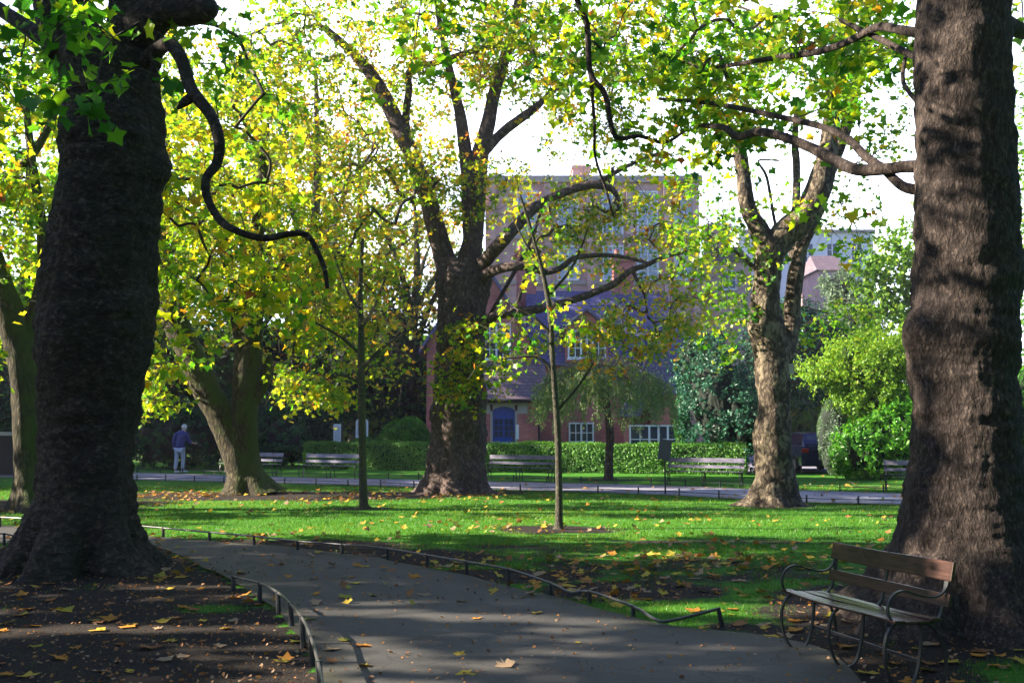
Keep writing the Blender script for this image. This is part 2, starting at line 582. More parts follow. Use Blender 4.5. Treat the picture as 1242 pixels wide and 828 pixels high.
# ------------------------------------------------------------------ numpy helpers for big meshes
def np_mesh(name, V, loops, starts, totals, tint=None):
    me = bpy.data.meshes.new(name)
    me.vertices.add(len(V)); me.vertices.foreach_set("co", V.astype(np.float32).ravel())
    me.loops.add(len(loops)); me.loops.foreach_set("vertex_index", loops.astype(np.int32))
    me.polygons.add(len(starts))
    me.polygons.foreach_set("loop_start", starts.astype(np.int32))
    me.polygons.foreach_set("loop_total", totals.astype(np.int32))
    if tint is not None:
        a = me.attributes.new("tint", 'FLOAT', 'POINT')
        a.data.foreach_set("value", tint.astype(np.float32))
    me.update(calc_edges=True)
    return me


_ang = [-90, -48, -18, 14, 46, 90, 134, 166, 198, 228]
_rad = [0.16, 0.66, 0.50, 0.90, 0.58, 1.0, 0.58, 0.90, 0.50, 0.66]
LOBED = np.array([[0, 0, 0]] + [[r * math.cos(R(a)), r * math.sin(R(a)), 0] for a, r in zip(_ang, _rad)])
LOBED_F = np.array([[0, 1 + i, 1 + (i + 1) % 10] for i in range(10)])
OVAL = np.array([[0, -1, 0], [0.48, -0.1, 0.12], [0, 1.05, 0], [-0.48, -0.1, 0.12]])
OVAL_F = np.array([[0, 1, 2], [0, 2, 3]])
BROAD = np.array([[0, -.7, 0], [0.75, -0.35, 0.12], [0.45, .45, .08], [0, 1.0, 0], [-0.45, 0.45, 0.08], [-.75, -.35, .12]])
BROAD_F = np.array([[0, 1, 2], [0, 2, 3], [0, 3, 4], [0, 4, 5]])

WINDOWS = []      # (point, radius): gaps in the foliage through which the sun reaches a spot


def window(p, r):
    WINDOWS.append((np.array(p[:3], float), r))


def sun_open(C):
    keep = np.ones(len(C), bool)
    for t, r in WINDOWS:
        d = C - t
        al = d @ SUN
        pe = np.linalg.norm(d - al[:, None] * SUN, axis=1)
        keep &= ~((al > 0.6) & (pe < r))
    return keep


def leaf_arrays(C, size, N, T, fold, template, faces, curl=None):
    """C centres, N normals, T tip directions"""
    N = N / (np.linalg.norm(N, axis=1, keepdims=True) + 1e-9)
    T = T - (T * N).sum(1, keepdims=True) * N
    T = T / (np.linalg.norm(T, axis=1, keepdims=True) + 1e-9)
    B = np.cross(T, N)
    n, k = len(C), len(template)
    t = template
    zz = t[:, 2][None, :] + fold[:, None] * np.abs(t[:, 0])[None, :]
    if curl is not None:
        zz = zz + curl[:, None] * (t[:, 1] ** 2)[None, :]
    V = C[:, None, :] + size[:, None, None] * (t[None, :, 0, None] * B[:, None, :] + t[None, :, 1, None] * T[:, None, :] + zz[:, :, None] * N[:, None, :])
    V = V.reshape(-1, 3)
    L = (faces.ravel()[None, :] + (np.arange(n) * k)[:, None]).ravel()
    nf = n * len(faces)
    return V, L, np.arange(nf) * 3, np.full(nf, 3), k


def leaves_obj(name, C, size, N, T, tint, mat, parent, template=LOBED, faces=LOBED_F, cull=True, curl=None, foldr=0.5):
    if cull:
        k = sun_open(C)
        C, size, N, T, tint = C[k], size[k], N[k], T[k], tint[k]
        if curl is not None: curl = curl[k]
    fold = rng.uniform(-0.1, foldr, len(C))
    V, L, S, TT, k = leaf_arrays(C, size, N, T, fold, template, faces, curl)
    me = np_mesh(name, V, L, S, TT, np.repeat(tint, k))
    return link(name, me, mat, parent)


def rand_unit(n):
    a = rng.normal(size=(n, 3))
    return a / np.linalg.norm(a, axis=1, keepdims=True)


# ------------------------------------------------------------------ trunks and limbs
def fbm(p, o=4):
    return noise.fractal(p, 0.9, 2.1, o, noise_basis='PERLIN_ORIGINAL')


def rough_tube(path, rad, nseg, steps, seed, amp=0.06, freq=3.0, flutes=0, flare=None, burls=(), ridge=0.0, ringy=0.9):
    """path: list of 3D points, rad list; returns verts/faces with uneven surface. flare=(height, amount, lobes)"""
    a = spline([tuple(p) + (r,) for p, r in zip(path, rad)], steps)
    pts = [Vector(x[:3]) for x in a]
    rs = a[:, 3]
    vs, fs = [], []
    prev = None
    z0 = pts[0].z
    for i, p in enumerate(pts):
        t = (pts[min(i + 1, len(pts) - 1)] - pts[max(i - 1, 0)]).normalized()
        if prev is None:
            u = t.cross(Vector((0, 1, 0)))
            if u.length < 0.1: u = t.cross(Vector((1, 0, 0)))
        else:
            u = prev - t * prev.dot(t)
        u.normalize(); prev = u
        b = t.cross(u)
        r0 = rs[i]
        for k in range(nseg):
            w = 2 * math.pi * k / nseg
            d = u * math.cos(w) + b * math.sin(w)
            q = p + d * r0
            r = r0
            if flare:
                hh = max(0.0, 1 - (p.z - z0) / flare[0])
                lob = 0.5 + 0.5 * math.sin(flare[2] * w + seed) + 0.35 * math.sin((flare[2] * 2 + 1) * w + seed * 2)
                r *= 1 + flare[1] * hh ** 2.2 * (0.25 + lob)
                r *= 1 + 0.07 * math.sin(flare[2] * w + seed + p.z * 0.4) * min(1, hh + 0.35)
            if flutes:
                r *= 1 + flutes * math.sin(5 * w + seed + 0.7 * p.z)
            nq = Vector((q.x * freq + seed, q.y * freq, q.z * freq * 0.55))
            r *= 1 + amp * 1.6 * fbm(nq * 0.5, 2) + amp * fbm(nq * 1.7, 4)
            if ridge:
                nr = noise.noise(Vector((q.x * 16 + seed, q.y * 16, q.z * 5)))
                nh = noise.noise(Vector((q.x * 2.6, q.y * 2.6 + seed, q.z * 9))) + .5 * noise.noise(Vector((q.x * 5, q.y * 5 + seed, q.z * 21)))
                r += ridge * (abs(nr) * 1.6 - 0.35) + ridge * ringy * nh
            for (bp, br, ba) in burls:
                dd = (q - bp).length / br
                if dd < 1: r += ba * (1 - dd * dd) ** 2
            vs.append(p + d * r)
    for i in range(len(pts) - 1):
        for k in range(nseg):
            k2 = (k + 1) % nseg
            fs.append((i * nseg + k, i * nseg + k2, (i + 1) * nseg + k2, (i + 1) * nseg + k))
    fs.append(tuple((len(pts) - 1) * nseg + k for k in range(nseg)))
    fs.append(tuple(range(nseg - 1, -1, -1)))
    return vs, fs, pts, rs


def pix_path(pts, Y):
    """pts (px, py, rpx[, dY]) -> 3D points and radii in metres"""
    out, rad = [], []
    for q in pts:
        y = Y + (q[3] if len(q) > 3 else 0)
        out.append(P(q[0], q[1], y)); rad.append(q[2] * y / F)
    return out, rad


def grow_twigs(skel, targets, seed, weight=0.25, tip=0.006, kr=0.0075, jit=0.12):
    """join every target to the nearest wood already there; returns chains [(points, r0, r1)]"""
    rr = np.random.default_rng(seed)
    nodes = [np.array(s) for s in skel]
    par = [-1] * len(nodes)
    plen = [0.0] * len(nodes)
    T = np.array(targets)
    A = np.array(nodes)
    D = np.linalg.norm(T[:, None, :] - A[None], axis=2)
    best = D.argmin(1); bd = D.min(1)
    chains = []
    left = np.ones(len(T), bool)
    for _ in range(len(T)):
        i = int(np.argmin(np.where(left, bd, 1e9)))
        left[i] = False
        p = int(best[i])
        a, c = nodes[p], T[i]
        L = np.linalg.norm(c - a)
        m = max(2, int(L / 0.55))
        ids = [p]; pts = [a]
        off = rr.normal(size=(m, 3)) * jit * L
        for k in range(1, m + 1):
            t = k / m
            q = a * (1 - t) + c * t
            if k < m:
                q = q + off[k] * math.sin(math.pi * t) + np.array([0, 0, 0.10 * L * math.sin(math.pi * t)])
            nodes.append(q); par.append(ids[-1]); plen.append(plen[ids[-1]] + L / m)
            ids.append(len(nodes) - 1); pts.append(q)
        chains.append((ids, pts))
        new = np.array(pts[1:])
        base = len(nodes) - m
        d = np.linalg.norm(T[:, None, :] - new[None], axis=2) + weight * 0.1 * plen[-1]
        j = d.argmin(1); dm = d.min(1)
        upd = left & (dm < bd)
        bd[upd] = dm[upd]; best[upd] = base + j[upd]
    cnt = np.zeros(len(nodes))
    for ids, _ in chains: cnt[ids[-1]] += 1
    for k in range(len(nodes) - 1, -1, -1):
        if par[k] >= 0: cnt[par[k]] += cnt[k]
    out = []
    for ids, pts in chains:
        out.append((pts, [tip + kr * math.sqrt(max(cnt[q] if k else cnt[ids[1]], 1)) - kr for k, q in enumerate(ids)]))
    return out


def vol_points(vols, Y0):
    """vols: (px, py, dY, rx_px, rz_px, ry_m, n)"""
    out = []
    for (px, py, dY, rx, rz, ry, n) in vols:
        Y = Y0 + dY
        c = np.array(P(px, py, Y))
        s = Y / F
        k = 0
        while k < n:
            q = rng.uniform(-1, 1, 3)
            if (q ** 2).sum() > 1: continue
            out.append(c + q * np.array([rx * s, ry, rz * s])); k += 1
    return out


def sprays(targets, ntw, nl, tl, size, tint_mu, tint_sd, droop=0.35, spread=1.0, tintf=None):
    """twiglets round each target and leaves along them. returns twiglet segments and leaf arrays"""
    segs, C, T_, N_, S_, TI = [], [], [], [], [], []
    for c in targets:
        base_t = rng.normal(tint_mu, tint_sd * 0.6)
        if tintf is not None: base_t = tintf(c) + rng.normal(0, tint_sd * 0.6)
        for _ in range(ntw):
            d = rng.normal(size=3); d[2] = d[2] * 0.6 - droop * 0.6
            d /= np.linalg.norm(d)
            L = tl * rng.uniform(0.5, 1.3)
            m = c + d * L * 0.5 + np.array([0, 0, 0.06 * L])
            e = c + d * L * spread + np.array([0, 0, -droop * L * 0.5])
            segs.append((c, m, e))
            for q in range(nl):
                t = rng.uniform(0.15, 1.0)
                p = (1 - t) ** 2 * c + 2 * t * (1 - t) * m + t * t * e
                o = rng.normal(size=3) * size * 0.9
                o[2] -= size * 0.5
                C.append(p + o)
                tdir = d + rng.normal(size=3) * 0.7 + np.array([0, 0, -0.9])
                T_.append(tdir)
                nn = rng.normal(size=3) * 0.75 + np.array([0, 0, 0.8])
                N_.append(nn)
                S_.append(size * rng.uniform(0.55, 1.2))
                TI.append(np.clip(base_t + rng.normal(0, tint_sd), 0, 1))
    return segs, np.array(C), np.array(N_), np.array(T_), np.array(S_), np.array(TI)


def tree(name, label, cat, base, Y, trunk, limbs, vols, bark, leaf='leaf', group=None, seed=1, nseg=24, steps=8, amp=0.07, freq=3.0,
         flare=(1.0, 0.5, 5), ntw=4, nl=5, tl=0.55, size=0.09, tint=(0.5, 0.12), template='lobed', twig='twig', limb_seg=10, burls=(), ridge=0.0,
         extra_targets=None, ringy=0.9, droop=0.35, tintf=None, weight=0.25, kr=0.0075, tip=0.005, jit=0.12, trunk_pts=None):
    b = Vector(base)
    root = thing(name, label, cat, (b.x, b.y, 0), 0, group)
    if trunk_pts is None:
        tp, tr = pix_path(trunk, Y)
    else:
        tp, tr = trunk_pts
    tp[0].z = min(tp[0].z, -0.03)
    vsx, fsx, sp, sr = rough_tube(tp, tr, nseg, steps, seed, amp, freq, 0, flare, burls, ridge, ringy)
    mb = MB(); mb.add(vsx, fsx)
    mb.build('trunk', M[bark], root, smooth=True)
    skel = [np.array(p) for i, p in enumerate(sp) if i > len(sp) * 0.45]
    for lb in limbs:
        if isinstance(lb, tuple): lp, lr = lb
        else: lp, lr = pix_path(lb, Y)
        v2, f2, s2, r2 = rough_tube(lp, lr, limb_seg, 5, seed + 3, amp * 1.1, freq * 1.6)
        mb = MB(); mb.add(v2, f2)
        mb.build('limb', M[bark], root, smooth=True)
        skel += [np.array(p) for p in s2[2:]]
    tg = vol_points(vols, Y)
    if extra_targets is not None: tg = tg + list(extra_targets)
    ch = grow_twigs(skel, tg, seed, weight, tip, kr, jit)
    mb = MB()
    for pts, rad in ch:
        if max(rad) > .012:
            q4 = spline([tuple(p) + (r,) for p, r in zip(pts, rad)], 3)
            mb.tube([Vector(q[:3]) for q in q4], list(np.maximum(q4[:, 3], .002)), 6, cap=False)
        else:
            mb.tube(pts, rad, 4, cap=False)
    segs, C, N, T, S, TI = sprays(tg, ntw, nl, tl, size, tint[0], tint[1], droop, tintf=tintf)
    for a, m_, e in segs:
        mb.tube([a, m_, e], [tip * 0.9, tip * 0.7, tip * 0.35], 3, cap=False)
    mb.build('branches', M[twig], root, smooth=True)
    tt, tf = {'lobed': (LOBED, LOBED_F), 'oval': (OVAL, OVAL_F), 'broad': (BROAD, BROAD_F)}[template]
    leaves_obj('foliage', C, S, N, T, TI, M[leaf], root, tt, tf, curl=rng.uniform(-.45, .15, len(C)))
    return root


# ------------------------------------------------------------------ gaps cut in the foliage to let sun reach chosen spots
def streak(x0, y0, x1, y1, r, n):
    for t in np.linspace(0, 1, n):
        g = G(x0 + (x1 - x0) * t, y0 + (y1 - y0) * t)
        window(g, r)


streak(-60, 764, 350, 761, 0.21, 26)
streak(400, 745, 700, 754, 0.24, 24)
streak(420, 734, 620, 733, 0.10, 12)
streak(850, 738, 960, 741, 0.30, 5)
streak(700, 657, 1080, 656, 0.16, 22)
streak(430, 606, 905, 609, 0.26, 26)
streak(170, 618, 1060, 622, 0.30, 36)
streak(190, 632, 900, 631, 0.20, 30)
streak(230, 643, 700, 645, 0.13, 24)
streak(0, 600, 170, 602, 0.25, 8)
for px in range(650, 850, 42):
    for py in range(245, 430, 50): window(P(px + (py % 3) * 9, py, 25.9), .46)
for (px, py, r) in ((108, 156, .09), (95, 186, .13), (90, 200, .13), (82, 290, .15), (72, 322, .10), (85, 90, .14), (80, 60, .12), (120, 25, .15)):
    window(P(px, py, 11.3), r)
for (px, py, r) in ((1150, 15, .12), (1165, 55, .15), (1150, 50, .12), (1145, 500, .20), (1150, 530, .20), (1130, 560, .16), (1120, 430, .12), (1120, 620, .2), (1100, 660, .15), (1135, 600, .12), (1140, 470, .12)):
    window(P(px, py, 8.3), r)


# ------------------------------------------------------------------ ground
def snoise(x, y, f, seed):
    r = np.random.default_rng(seed)
    out = np.zeros_like(x)
    for k in range(7):
        a = r.uniform(0, 2 * math.pi); q = f * r.uniform(0.6, 1.6); ph = r.uniform(0, 6.28)
        out += np.sin((x * math.cos(a) + y * math.sin(a)) * q + ph)
    return out / 3.5


NEAR_EDGE = [(-400, 664), (-150, 662), (0, 660), (60, 658), (150, 658), (195, 666), (230, 680), (275, 702), (310, 724), (345, 748), (368, 780), (382, 810), (392, 835), (405, 900)]
FAR_EDGE = [(-400, 636), (-150, 637), (0, 638), (90, 643), (165, 650), (250, 656), (330, 662), (415, 672), (470, 680), (520, 690), (565, 699), (610, 711), (665, 723), (715, 736), (770, 752), (820, 762), (880, 768), (940, 775), (1000, 790), (1030, 805), (1045, 828), (1060, 870)]
near_pts = [G(*p) for p in NEAR_EDGE]; near_pts += [Vector((near_pts[-1].x * 1.0, y, 0)) for y in (3.5, 0, -6, -14)]
far_pts = [G(*p) for p in FAR_EDGE]; far_pts += [Vector((far_pts[-1].x * 1.0 + 0.3, y, 0)) for y in (3.5, 0, -6, -14)]


def resample(pts, n, k=6):
    a = spline([tuple(p) for p in pts], k)
    s = np.concatenate([[0], np.cumsum(np.linalg.norm(np.diff(a, axis=0), axis=1))])
    t = np.linspace(0, s[-1], n)
    return np.stack([np.interp(t, s, a[:, i]) for i in range(3)], 1)


def strip(name, e0, e1, n, m, z, mat, wob=0.03):
    A, B = resample(e0, n), resample(e1, n)
    if wob:
        A[:, 0] += wob * snoise(A[:, 0], A[:, 1], 5, 3); A[:, 1] += wob * snoise(A[:, 0], A[:, 1], 6, 4)
        B[:, 0] += wob * snoise(B[:, 0], B[:, 1], 5, 5); B[:, 1] += wob * snoise(B[:, 0], B[:, 1], 6, 6)
    t = np.linspace(0, 1, m)
    V = A[:, None, :] * (1 - t)[None, :, None] + B[:, None, :] * t[None, :, None]
    V[:, :, 2] = z
    fs = [(i * m + j, i * m + j + 1, (i + 1) * m + j + 1, (i + 1) * m + j) for i in range(n - 1) for j in range(m - 1)]
    me = bpy.data.meshes.new(name)
    me.from_pydata(V.reshape(-1, 3).tolist(), [], fs); me.update()
    if me.polygons[0].normal.z < 0: me.flip_normals()
    at = me.attributes.new("edge", 'FLOAT', 'POINT')
    e = np.clip(1 - np.minimum(t, 1 - t) * 9, 0, 1)
    at.data.foreach_set("value", np.tile(e, n).astype(np.float32))
    o = link(name, me, mat)
    return tag(o, kind='structure'), A, B


path, PA, PB = strip('path', near_pts, far_pts, 220, 14, 0.018, M['asphalt'])
FP_NEAR = [(-300, 572), (-60, 578), (157, 582), (400, 588), (600, 594), (800, 600.5), (960, 609), (1100, 613), (1242, 622), (1400, 632), (1700, 655)]
FP_FAR = [(-300, 566), (-60, 570), (157, 573), (330, 578), (600, 584), (780, 588), (910, 593), (1100, 599), (1242, 606), (1400, 614), (1700, 634)]
fpn, fpf = [G(*p) for p in FP_NEAR], [G(*p) for p in FP_FAR]
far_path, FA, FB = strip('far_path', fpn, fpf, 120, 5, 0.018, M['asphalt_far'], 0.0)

# path polygon test for soil and scatter
poly = np.vstack([PA[:, :2], PB[::-1, :2]])


def inside(x, y, pg=poly):
    c = np.zeros(len(x), bool)
    j = len(pg) - 1
    for i in range(len(pg)):
        xi, yi = pg[i]; xj, yj = pg[j]
        if yi != yj:
            k = ((yi > y) != (yj > y)) & (x < (xj - xi) * (y - yi) / (yj - yi) + xi)
            c ^= k
        j = i
    return c


left_poly = np.vstack([PA[:, :2], [[-60, -14], [-60, PA[0, 1]]]])
far_poly = np.vstack([FA[:, :2], FB[::-1, :2]])
SOIL = [(330, 601, 235, 1.7, 1.1), (545, 598, 100, 1.0, 1.0), (60, 612, 150, 2.2, 0.9), (937, 613, 55, .7, .95), (678, 642, 85, .75, .95), (441, 617, 40, .45, .8),
        (300, 662, 200, .9, 1.0), (470, 676, 160, .9, 1.0), (620, 698, 130, .6, .95), (760, 716, 120, .7, .95), (830, 690, 260, 1.3, .56), (560, 668, 260, 1.0, .5), (1000, 690, 220, 1.2, .48),
        (1165, 745, 230, 1.9, 1.2), (1010, 800, 150, 1.2, 1.1), (900, 657, 260, .30, .6), (738, 582, 45, .6, .9), (1060, 590, 60, .5, .6), (900, 760, 60, .25, .8), (250, 569, 70, .8, .8), (310, 580, 50, .4, .5)]


def soil_at(x, y):
    s = np.zeros_like(x)
    for (px, py, rx, ry, st) in SOIL:
        g = G(px, py)
        d = ((x - g.x) / (rx * g.y / F)) ** 2 + ((y - g.y) / ry) ** 2
        s = np.maximum(s, st * np.clip(1.35 - d * 0.9, 0, 1))
    l = inside(x, y, left_poly) & (y < 14)
    s = np.where(l, 1.05, s)
    g = G(262, 738)
    d = ((x - g.x) / 0.42) ** 2 + ((y - g.y) / 0.22) ** 2
    s = np.where(l & (d < 1.6), np.clip(0.25 + 0.4 * d, 0, 1.05), s)
    far = (y > 45) | ((y < -1))
    s = np.where(far, np.maximum(s, 0.5), s)
    return s


def axis(lo, hi, fine, a, b):
    v = [lo]
    while v[-1] < hi:
        x = v[-1]
        st = fine if a <= x <= b else max(fine, 0.12 * min(abs(x - a), abs(x - b)) + fine)
        v.append(x + st)
    return np.array(v)


gx, gy = axis(-600, 600, 0.14, -14, 11), axis(-60, 1500, 0.14, 5.5, 28)
X, Yg = np.meshgrid(gx, gy)
fx, fy = X.ravel(), Yg.ravel()
gz = 0.008 * snoise(fx, fy, 3.0, 11) + 0.004 * snoise(fx, fy, 9, 12)
gz = np.clip(gz, -0.015, 0.012)
n0, n1 = len(gy), len(gx)
idx = np.arange(n0 * n1).reshape(n0, n1)
q = np.stack([idx[:-1, :-1], idx[:-1, 1:], idx[1:, 1:], idx[1:, :-1]], -1).reshape(-1, 4)
me = np_mesh('ground', np.stack([fx, fy, gz], 1), q.ravel(), np.arange(len(q)) * 4, np.full(len(q), 4))
a = me.attributes.new("soil", 'FLOAT', 'POINT')
a.data.foreach_set("value", soil_at(fx, fy).astype(np.float32))
tag(link('ground', me, M['ground'], smooth=True), kind='structure')

# a lane of bare earth and tarmac beside the house where the car stands
mb = MB(); a0, a1 = G(950, 572), G(1030, 572)
mb.add([(8.6, 36.2, .014), (13.2, 36.2, .014), (14.5, 60, .014), (9.5, 60, .014)], [(0, 1, 2, 3)])
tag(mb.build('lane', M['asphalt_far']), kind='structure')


# ------------------------------------------------------------------ low hoop fences along the paths
def hoop_fence(label, posts, tops, rail_pts, rail_r=0.013, post_r=0.015, group='low hoop rail fences beside the paths', rail_mat='rail'):
    b = posts[0]
    root = thing('hoop_fence', label, 'fence', (b[0], b[1], 0), 0, group)
    for p, t in zip(posts, tops):
        mb = MB()
        mb.tube([(p[0], p[1], -0.05), (p[0], p[1], 0.02), (t[0], t[1], t[2] + 0.012)], [post_r * 1.25, post_r * 1.2, post_r], 8)
        mb.build('post', M['iron'], root, smooth=False)
    r = spline([tuple(p) for p in rail_pts], 5)
    mb = MB(); mb.tube(r, rail_r, 8)
    mb.build('rail', M[rail_mat], root, smooth=True)
    return root


def fence_from_px(label, items, extra_rail=(), **kw):
    posts, tops = [], []
    for (bx, by, tx, ty) in items:
        g = G(bx, by); posts.append(g); tops.append(P(tx, ty, g.y))
    rail = list(tops)
    for i, (px, py, Y) in extra_rail: rail.insert(i, P(px, py, Y))
    return hoop_fence(label, posts, tops, rail, **kw)


fence_from_px('low hoop rail fence curving along the near left edge of the tarmac path',
              [(283, 716, 283, 699), (315, 731, 315, 707), (338, 745, 337, 718), (354, 761, 352, 732), (368, 783, 366, 748), (379, 806, 377, 772), (389, 840, 386, 803), (396, 880, 394, 845)], rail_r=0.0125, post_r=.02)
yB = [G(*p).y for p in ((715, 729), (768, 746), (875, 758))]
fence_from_px('long low hoop rail between tarmac path and lawn, its end bent down',
              [(-120, 637, -120, 625), (-60, 638, -60, 626), (0, 640, 0, 627), (60, 644, 60, 630), (130, 648, 130, 634), (198, 652, 198, 640), (254, 657, 254, 645), (308, 662, 308, 650), (361, 668, 361, 656), (415, 673, 415, 660),
               (470, 679, 470, 665), (518, 688, 518, 673), (566, 698, 566, 681), (617, 710, 617, 690), (668, 722, 668, 707), (715, 731, 715, 717), (768, 747, 768, 735), (875, 759, 871, 738)],
              extra_rail=[(15, (692, 718, yB[0])), (18, (795, 751, G(795, 759).y)), (19, (814, 752, G(814, 760).y))], rail_r=0.0135, post_r=.019)
fence_from_px('short hoop rail fence beside the path left of the giant dark tree',
              [(-110, 662, -110, 646), (-50, 663, -50, 647), (5, 664, 5, 647), (60, 666, 60, 650)], extra_rail=[(3, (30, 654, G(30, 664).y))], rail_r=.011, post_r=.018)


def far_fence(label, edge, off, x0, x1):
    a = resample(edge, 200)
    s = np.concatenate([[0], np.cumsum(np.linalg.norm(np.diff(a[:, :2], axis=0), axis=1))])
    pos = np.arange(0.3, s[-1], 1.07)
    X_ = np.interp(pos, s, a[:, 0]); Y_ = np.interp(pos, s, a[:, 1]) + off
    k = (X_ / Y_ > x0) & (X_ / Y_ < x1)
    X_, Y_ = X_[k], Y_[k]
    posts = [Vector((x, y, 0)) for x, y in zip(X_, Y_)]
    tops = [Vector((x + random.uniform(-.01, .01), y, 0.19 + random.uniform(-.012, .012))) for x, y in zip(X_, Y_)]
    rail = [Vector((x, y, 0.12)) for x, y in zip(X_, Y_)]
    hoop_fence(label, posts, tops, rail, 0.009, 0.018, rail_mat='iron')


far_fence('black low rail fence between the sunny lawn and the distant path', fpn, -0.25, -0.52, 0.55)
far_fence('black low rail fence on the hedge side of the distant path', fpf, 0.25, -0.50, 0.55)


# ------------------------------------------------------------------ benches
def make_bench(label, L, wood, loc, rotz, nframes=3, group=None, warp=0.0, name='park_bench'):
    root = thing(name, label, 'bench', loc, rotz, group)
    X1 = Vector((1, 0, 0))

    def sp(pts, x, n=6):
        return [Vector((x, p[0], p[1])) for p in spline(pts, n)]
    xs = np.linspace(-L / 2 + 0.06, L / 2 - 0.06, nframes)
    for i, x in enumerate(xs):
        mb = MB()
        mb.strap(sp([(-.165, .405), (-.215, .36), (-.245, .26), (-.235, .14), (-.19, .04), (-.14, .004), (-.08, .0), (-.03, .03), (.01, .12), (.035, .24), (.045, .35), (.04, .405)], x), .026, .011, X1)
        mb.build('leg', M['iron'], root, world_coords=False)
        mb = MB()
        mb.strap(sp([(.03, .405), (.10, .395), (.17, .34), (.215, .24), (.235, .12), (.24, .0)], x), .026, .011, X1)
        mb.build('leg', M['iron'], root, world_coords=False)
        mb = MB()
        mb.strap(sp([(-.18, .412), (0, .405), (.13, .40), (.195, .44), (.225, .52), (.25, .62), (.285, .79)], x), .026, .012, X1)
        mb.build('back_post', M['iron'], root, world_coords=False)
    for x in (xs[0], xs[-1]):
        mb = MB()
        mb.strap(sp([(.265, .69), (.235, .62), (.17, .575), (.08, .575), (-.02, .60), (-.10, .622), (-.17, .605), (-.215, .55), (-.22, .48), (-.185, .42)], x + (.018 if x > 0 else -.018)), .022, .011, X1)
        mb.build('armrest', M['iron'], root, world_coords=False)
    n = 14

    def plank(nm, y0, z0, y1, z1, th, seed, wp):
        mb = MB(); vs_ = []; fs_ = []
        d = Vector((0, y1 - y0, z1 - z0)).normalized(); nn = Vector((0, -d.z, d.y))
        for k in range(n + 1):
            x = -L / 2 + L * k / n
            w = wp * math.sin(math.pi * k / n + seed * 0.3) + wp * .4 * math.sin(6.3 * k / n + seed)
            for (yy, zz, s) in ((y0, z0, 0), (y1, z1, 0), (y1, z1, 1), (y0, z0, 1)):
                q_ = Vector((x, yy, zz + w)) + nn * (th * s)
                vs_.append(q_)
        for k in range(n):
            for j in range(4):
                j2 = (j + 1) % 4
                fs_.append((k * 4 + j, k * 4 + j2, k * 4 + 4 + j2, k * 4 + 4 + j))
        fs_ += [(3, 2, 1, 0), (n * 4, n * 4 + 1, n * 4 + 2, n * 4 + 3)]
        mb.add(vs_, fs_)
        return mb.build(nm, wood, root, bevel=0.004, world_coords=False)
    seat_y = [-.205, -.108, -.010, .088]
    for j, y in enumerate(seat_y):
        plank('seat_slat', y, .425 - j * .004 - (.006 if j in (1, 2) else 0), y + .085, .421 - j * .004 - (.004 if j in (1, 2) else 0), .018, j, -warp * (1 + .5 * (j % 2)))
    plank('back_board', .212, .505, .232, .590, -.020, 2, -warp * .6)
    plank('back_board', .243, .665, .272, .790, -.022, 5, -warp * .5)
    mb = MB(); mb.strap([Vector((-L / 2 + .06, .03, .16)), Vector((L / 2 - .06, .03, .16))], .008, .02, Vector((0, 1, 0)))
    mb.build('stretcher', M['iron'], root, world_coords=False)
    return root


make_bench('brown wooden bench with curled iron arms beside the giant right trunk', 1.33, M['bench_wood'], (2.475, 7.22, 0.0), R(-73), 3, None, 0.012)
FB_ = [(301, 578, 2.3, 'distant slatted bench partly hidden behind the leaning mossy forked tree'),
       (399, 581, 2.25, 'distant slatted bench between the leaning mossy tree and the thin grey sapling trunk'),
       (630, 584, 2.25, 'distant slatted bench in front of the hedge below the blue door'),
       (856, 590.5, 2.2, 'distant slatted bench between the tilted sign and the pale forked plane tree'),
       (1132, 597, 2.2, 'distant slatted bench half hidden behind the huge right trunk, before the bright laurel')]
for (px, py, L, lb) in FB_:
    g = G(px, py)
    make_bench(lb, L, M['bench_grey'], (g.x, g.y + .25, 0), R(-24), 3, 'benches beside the distant path')


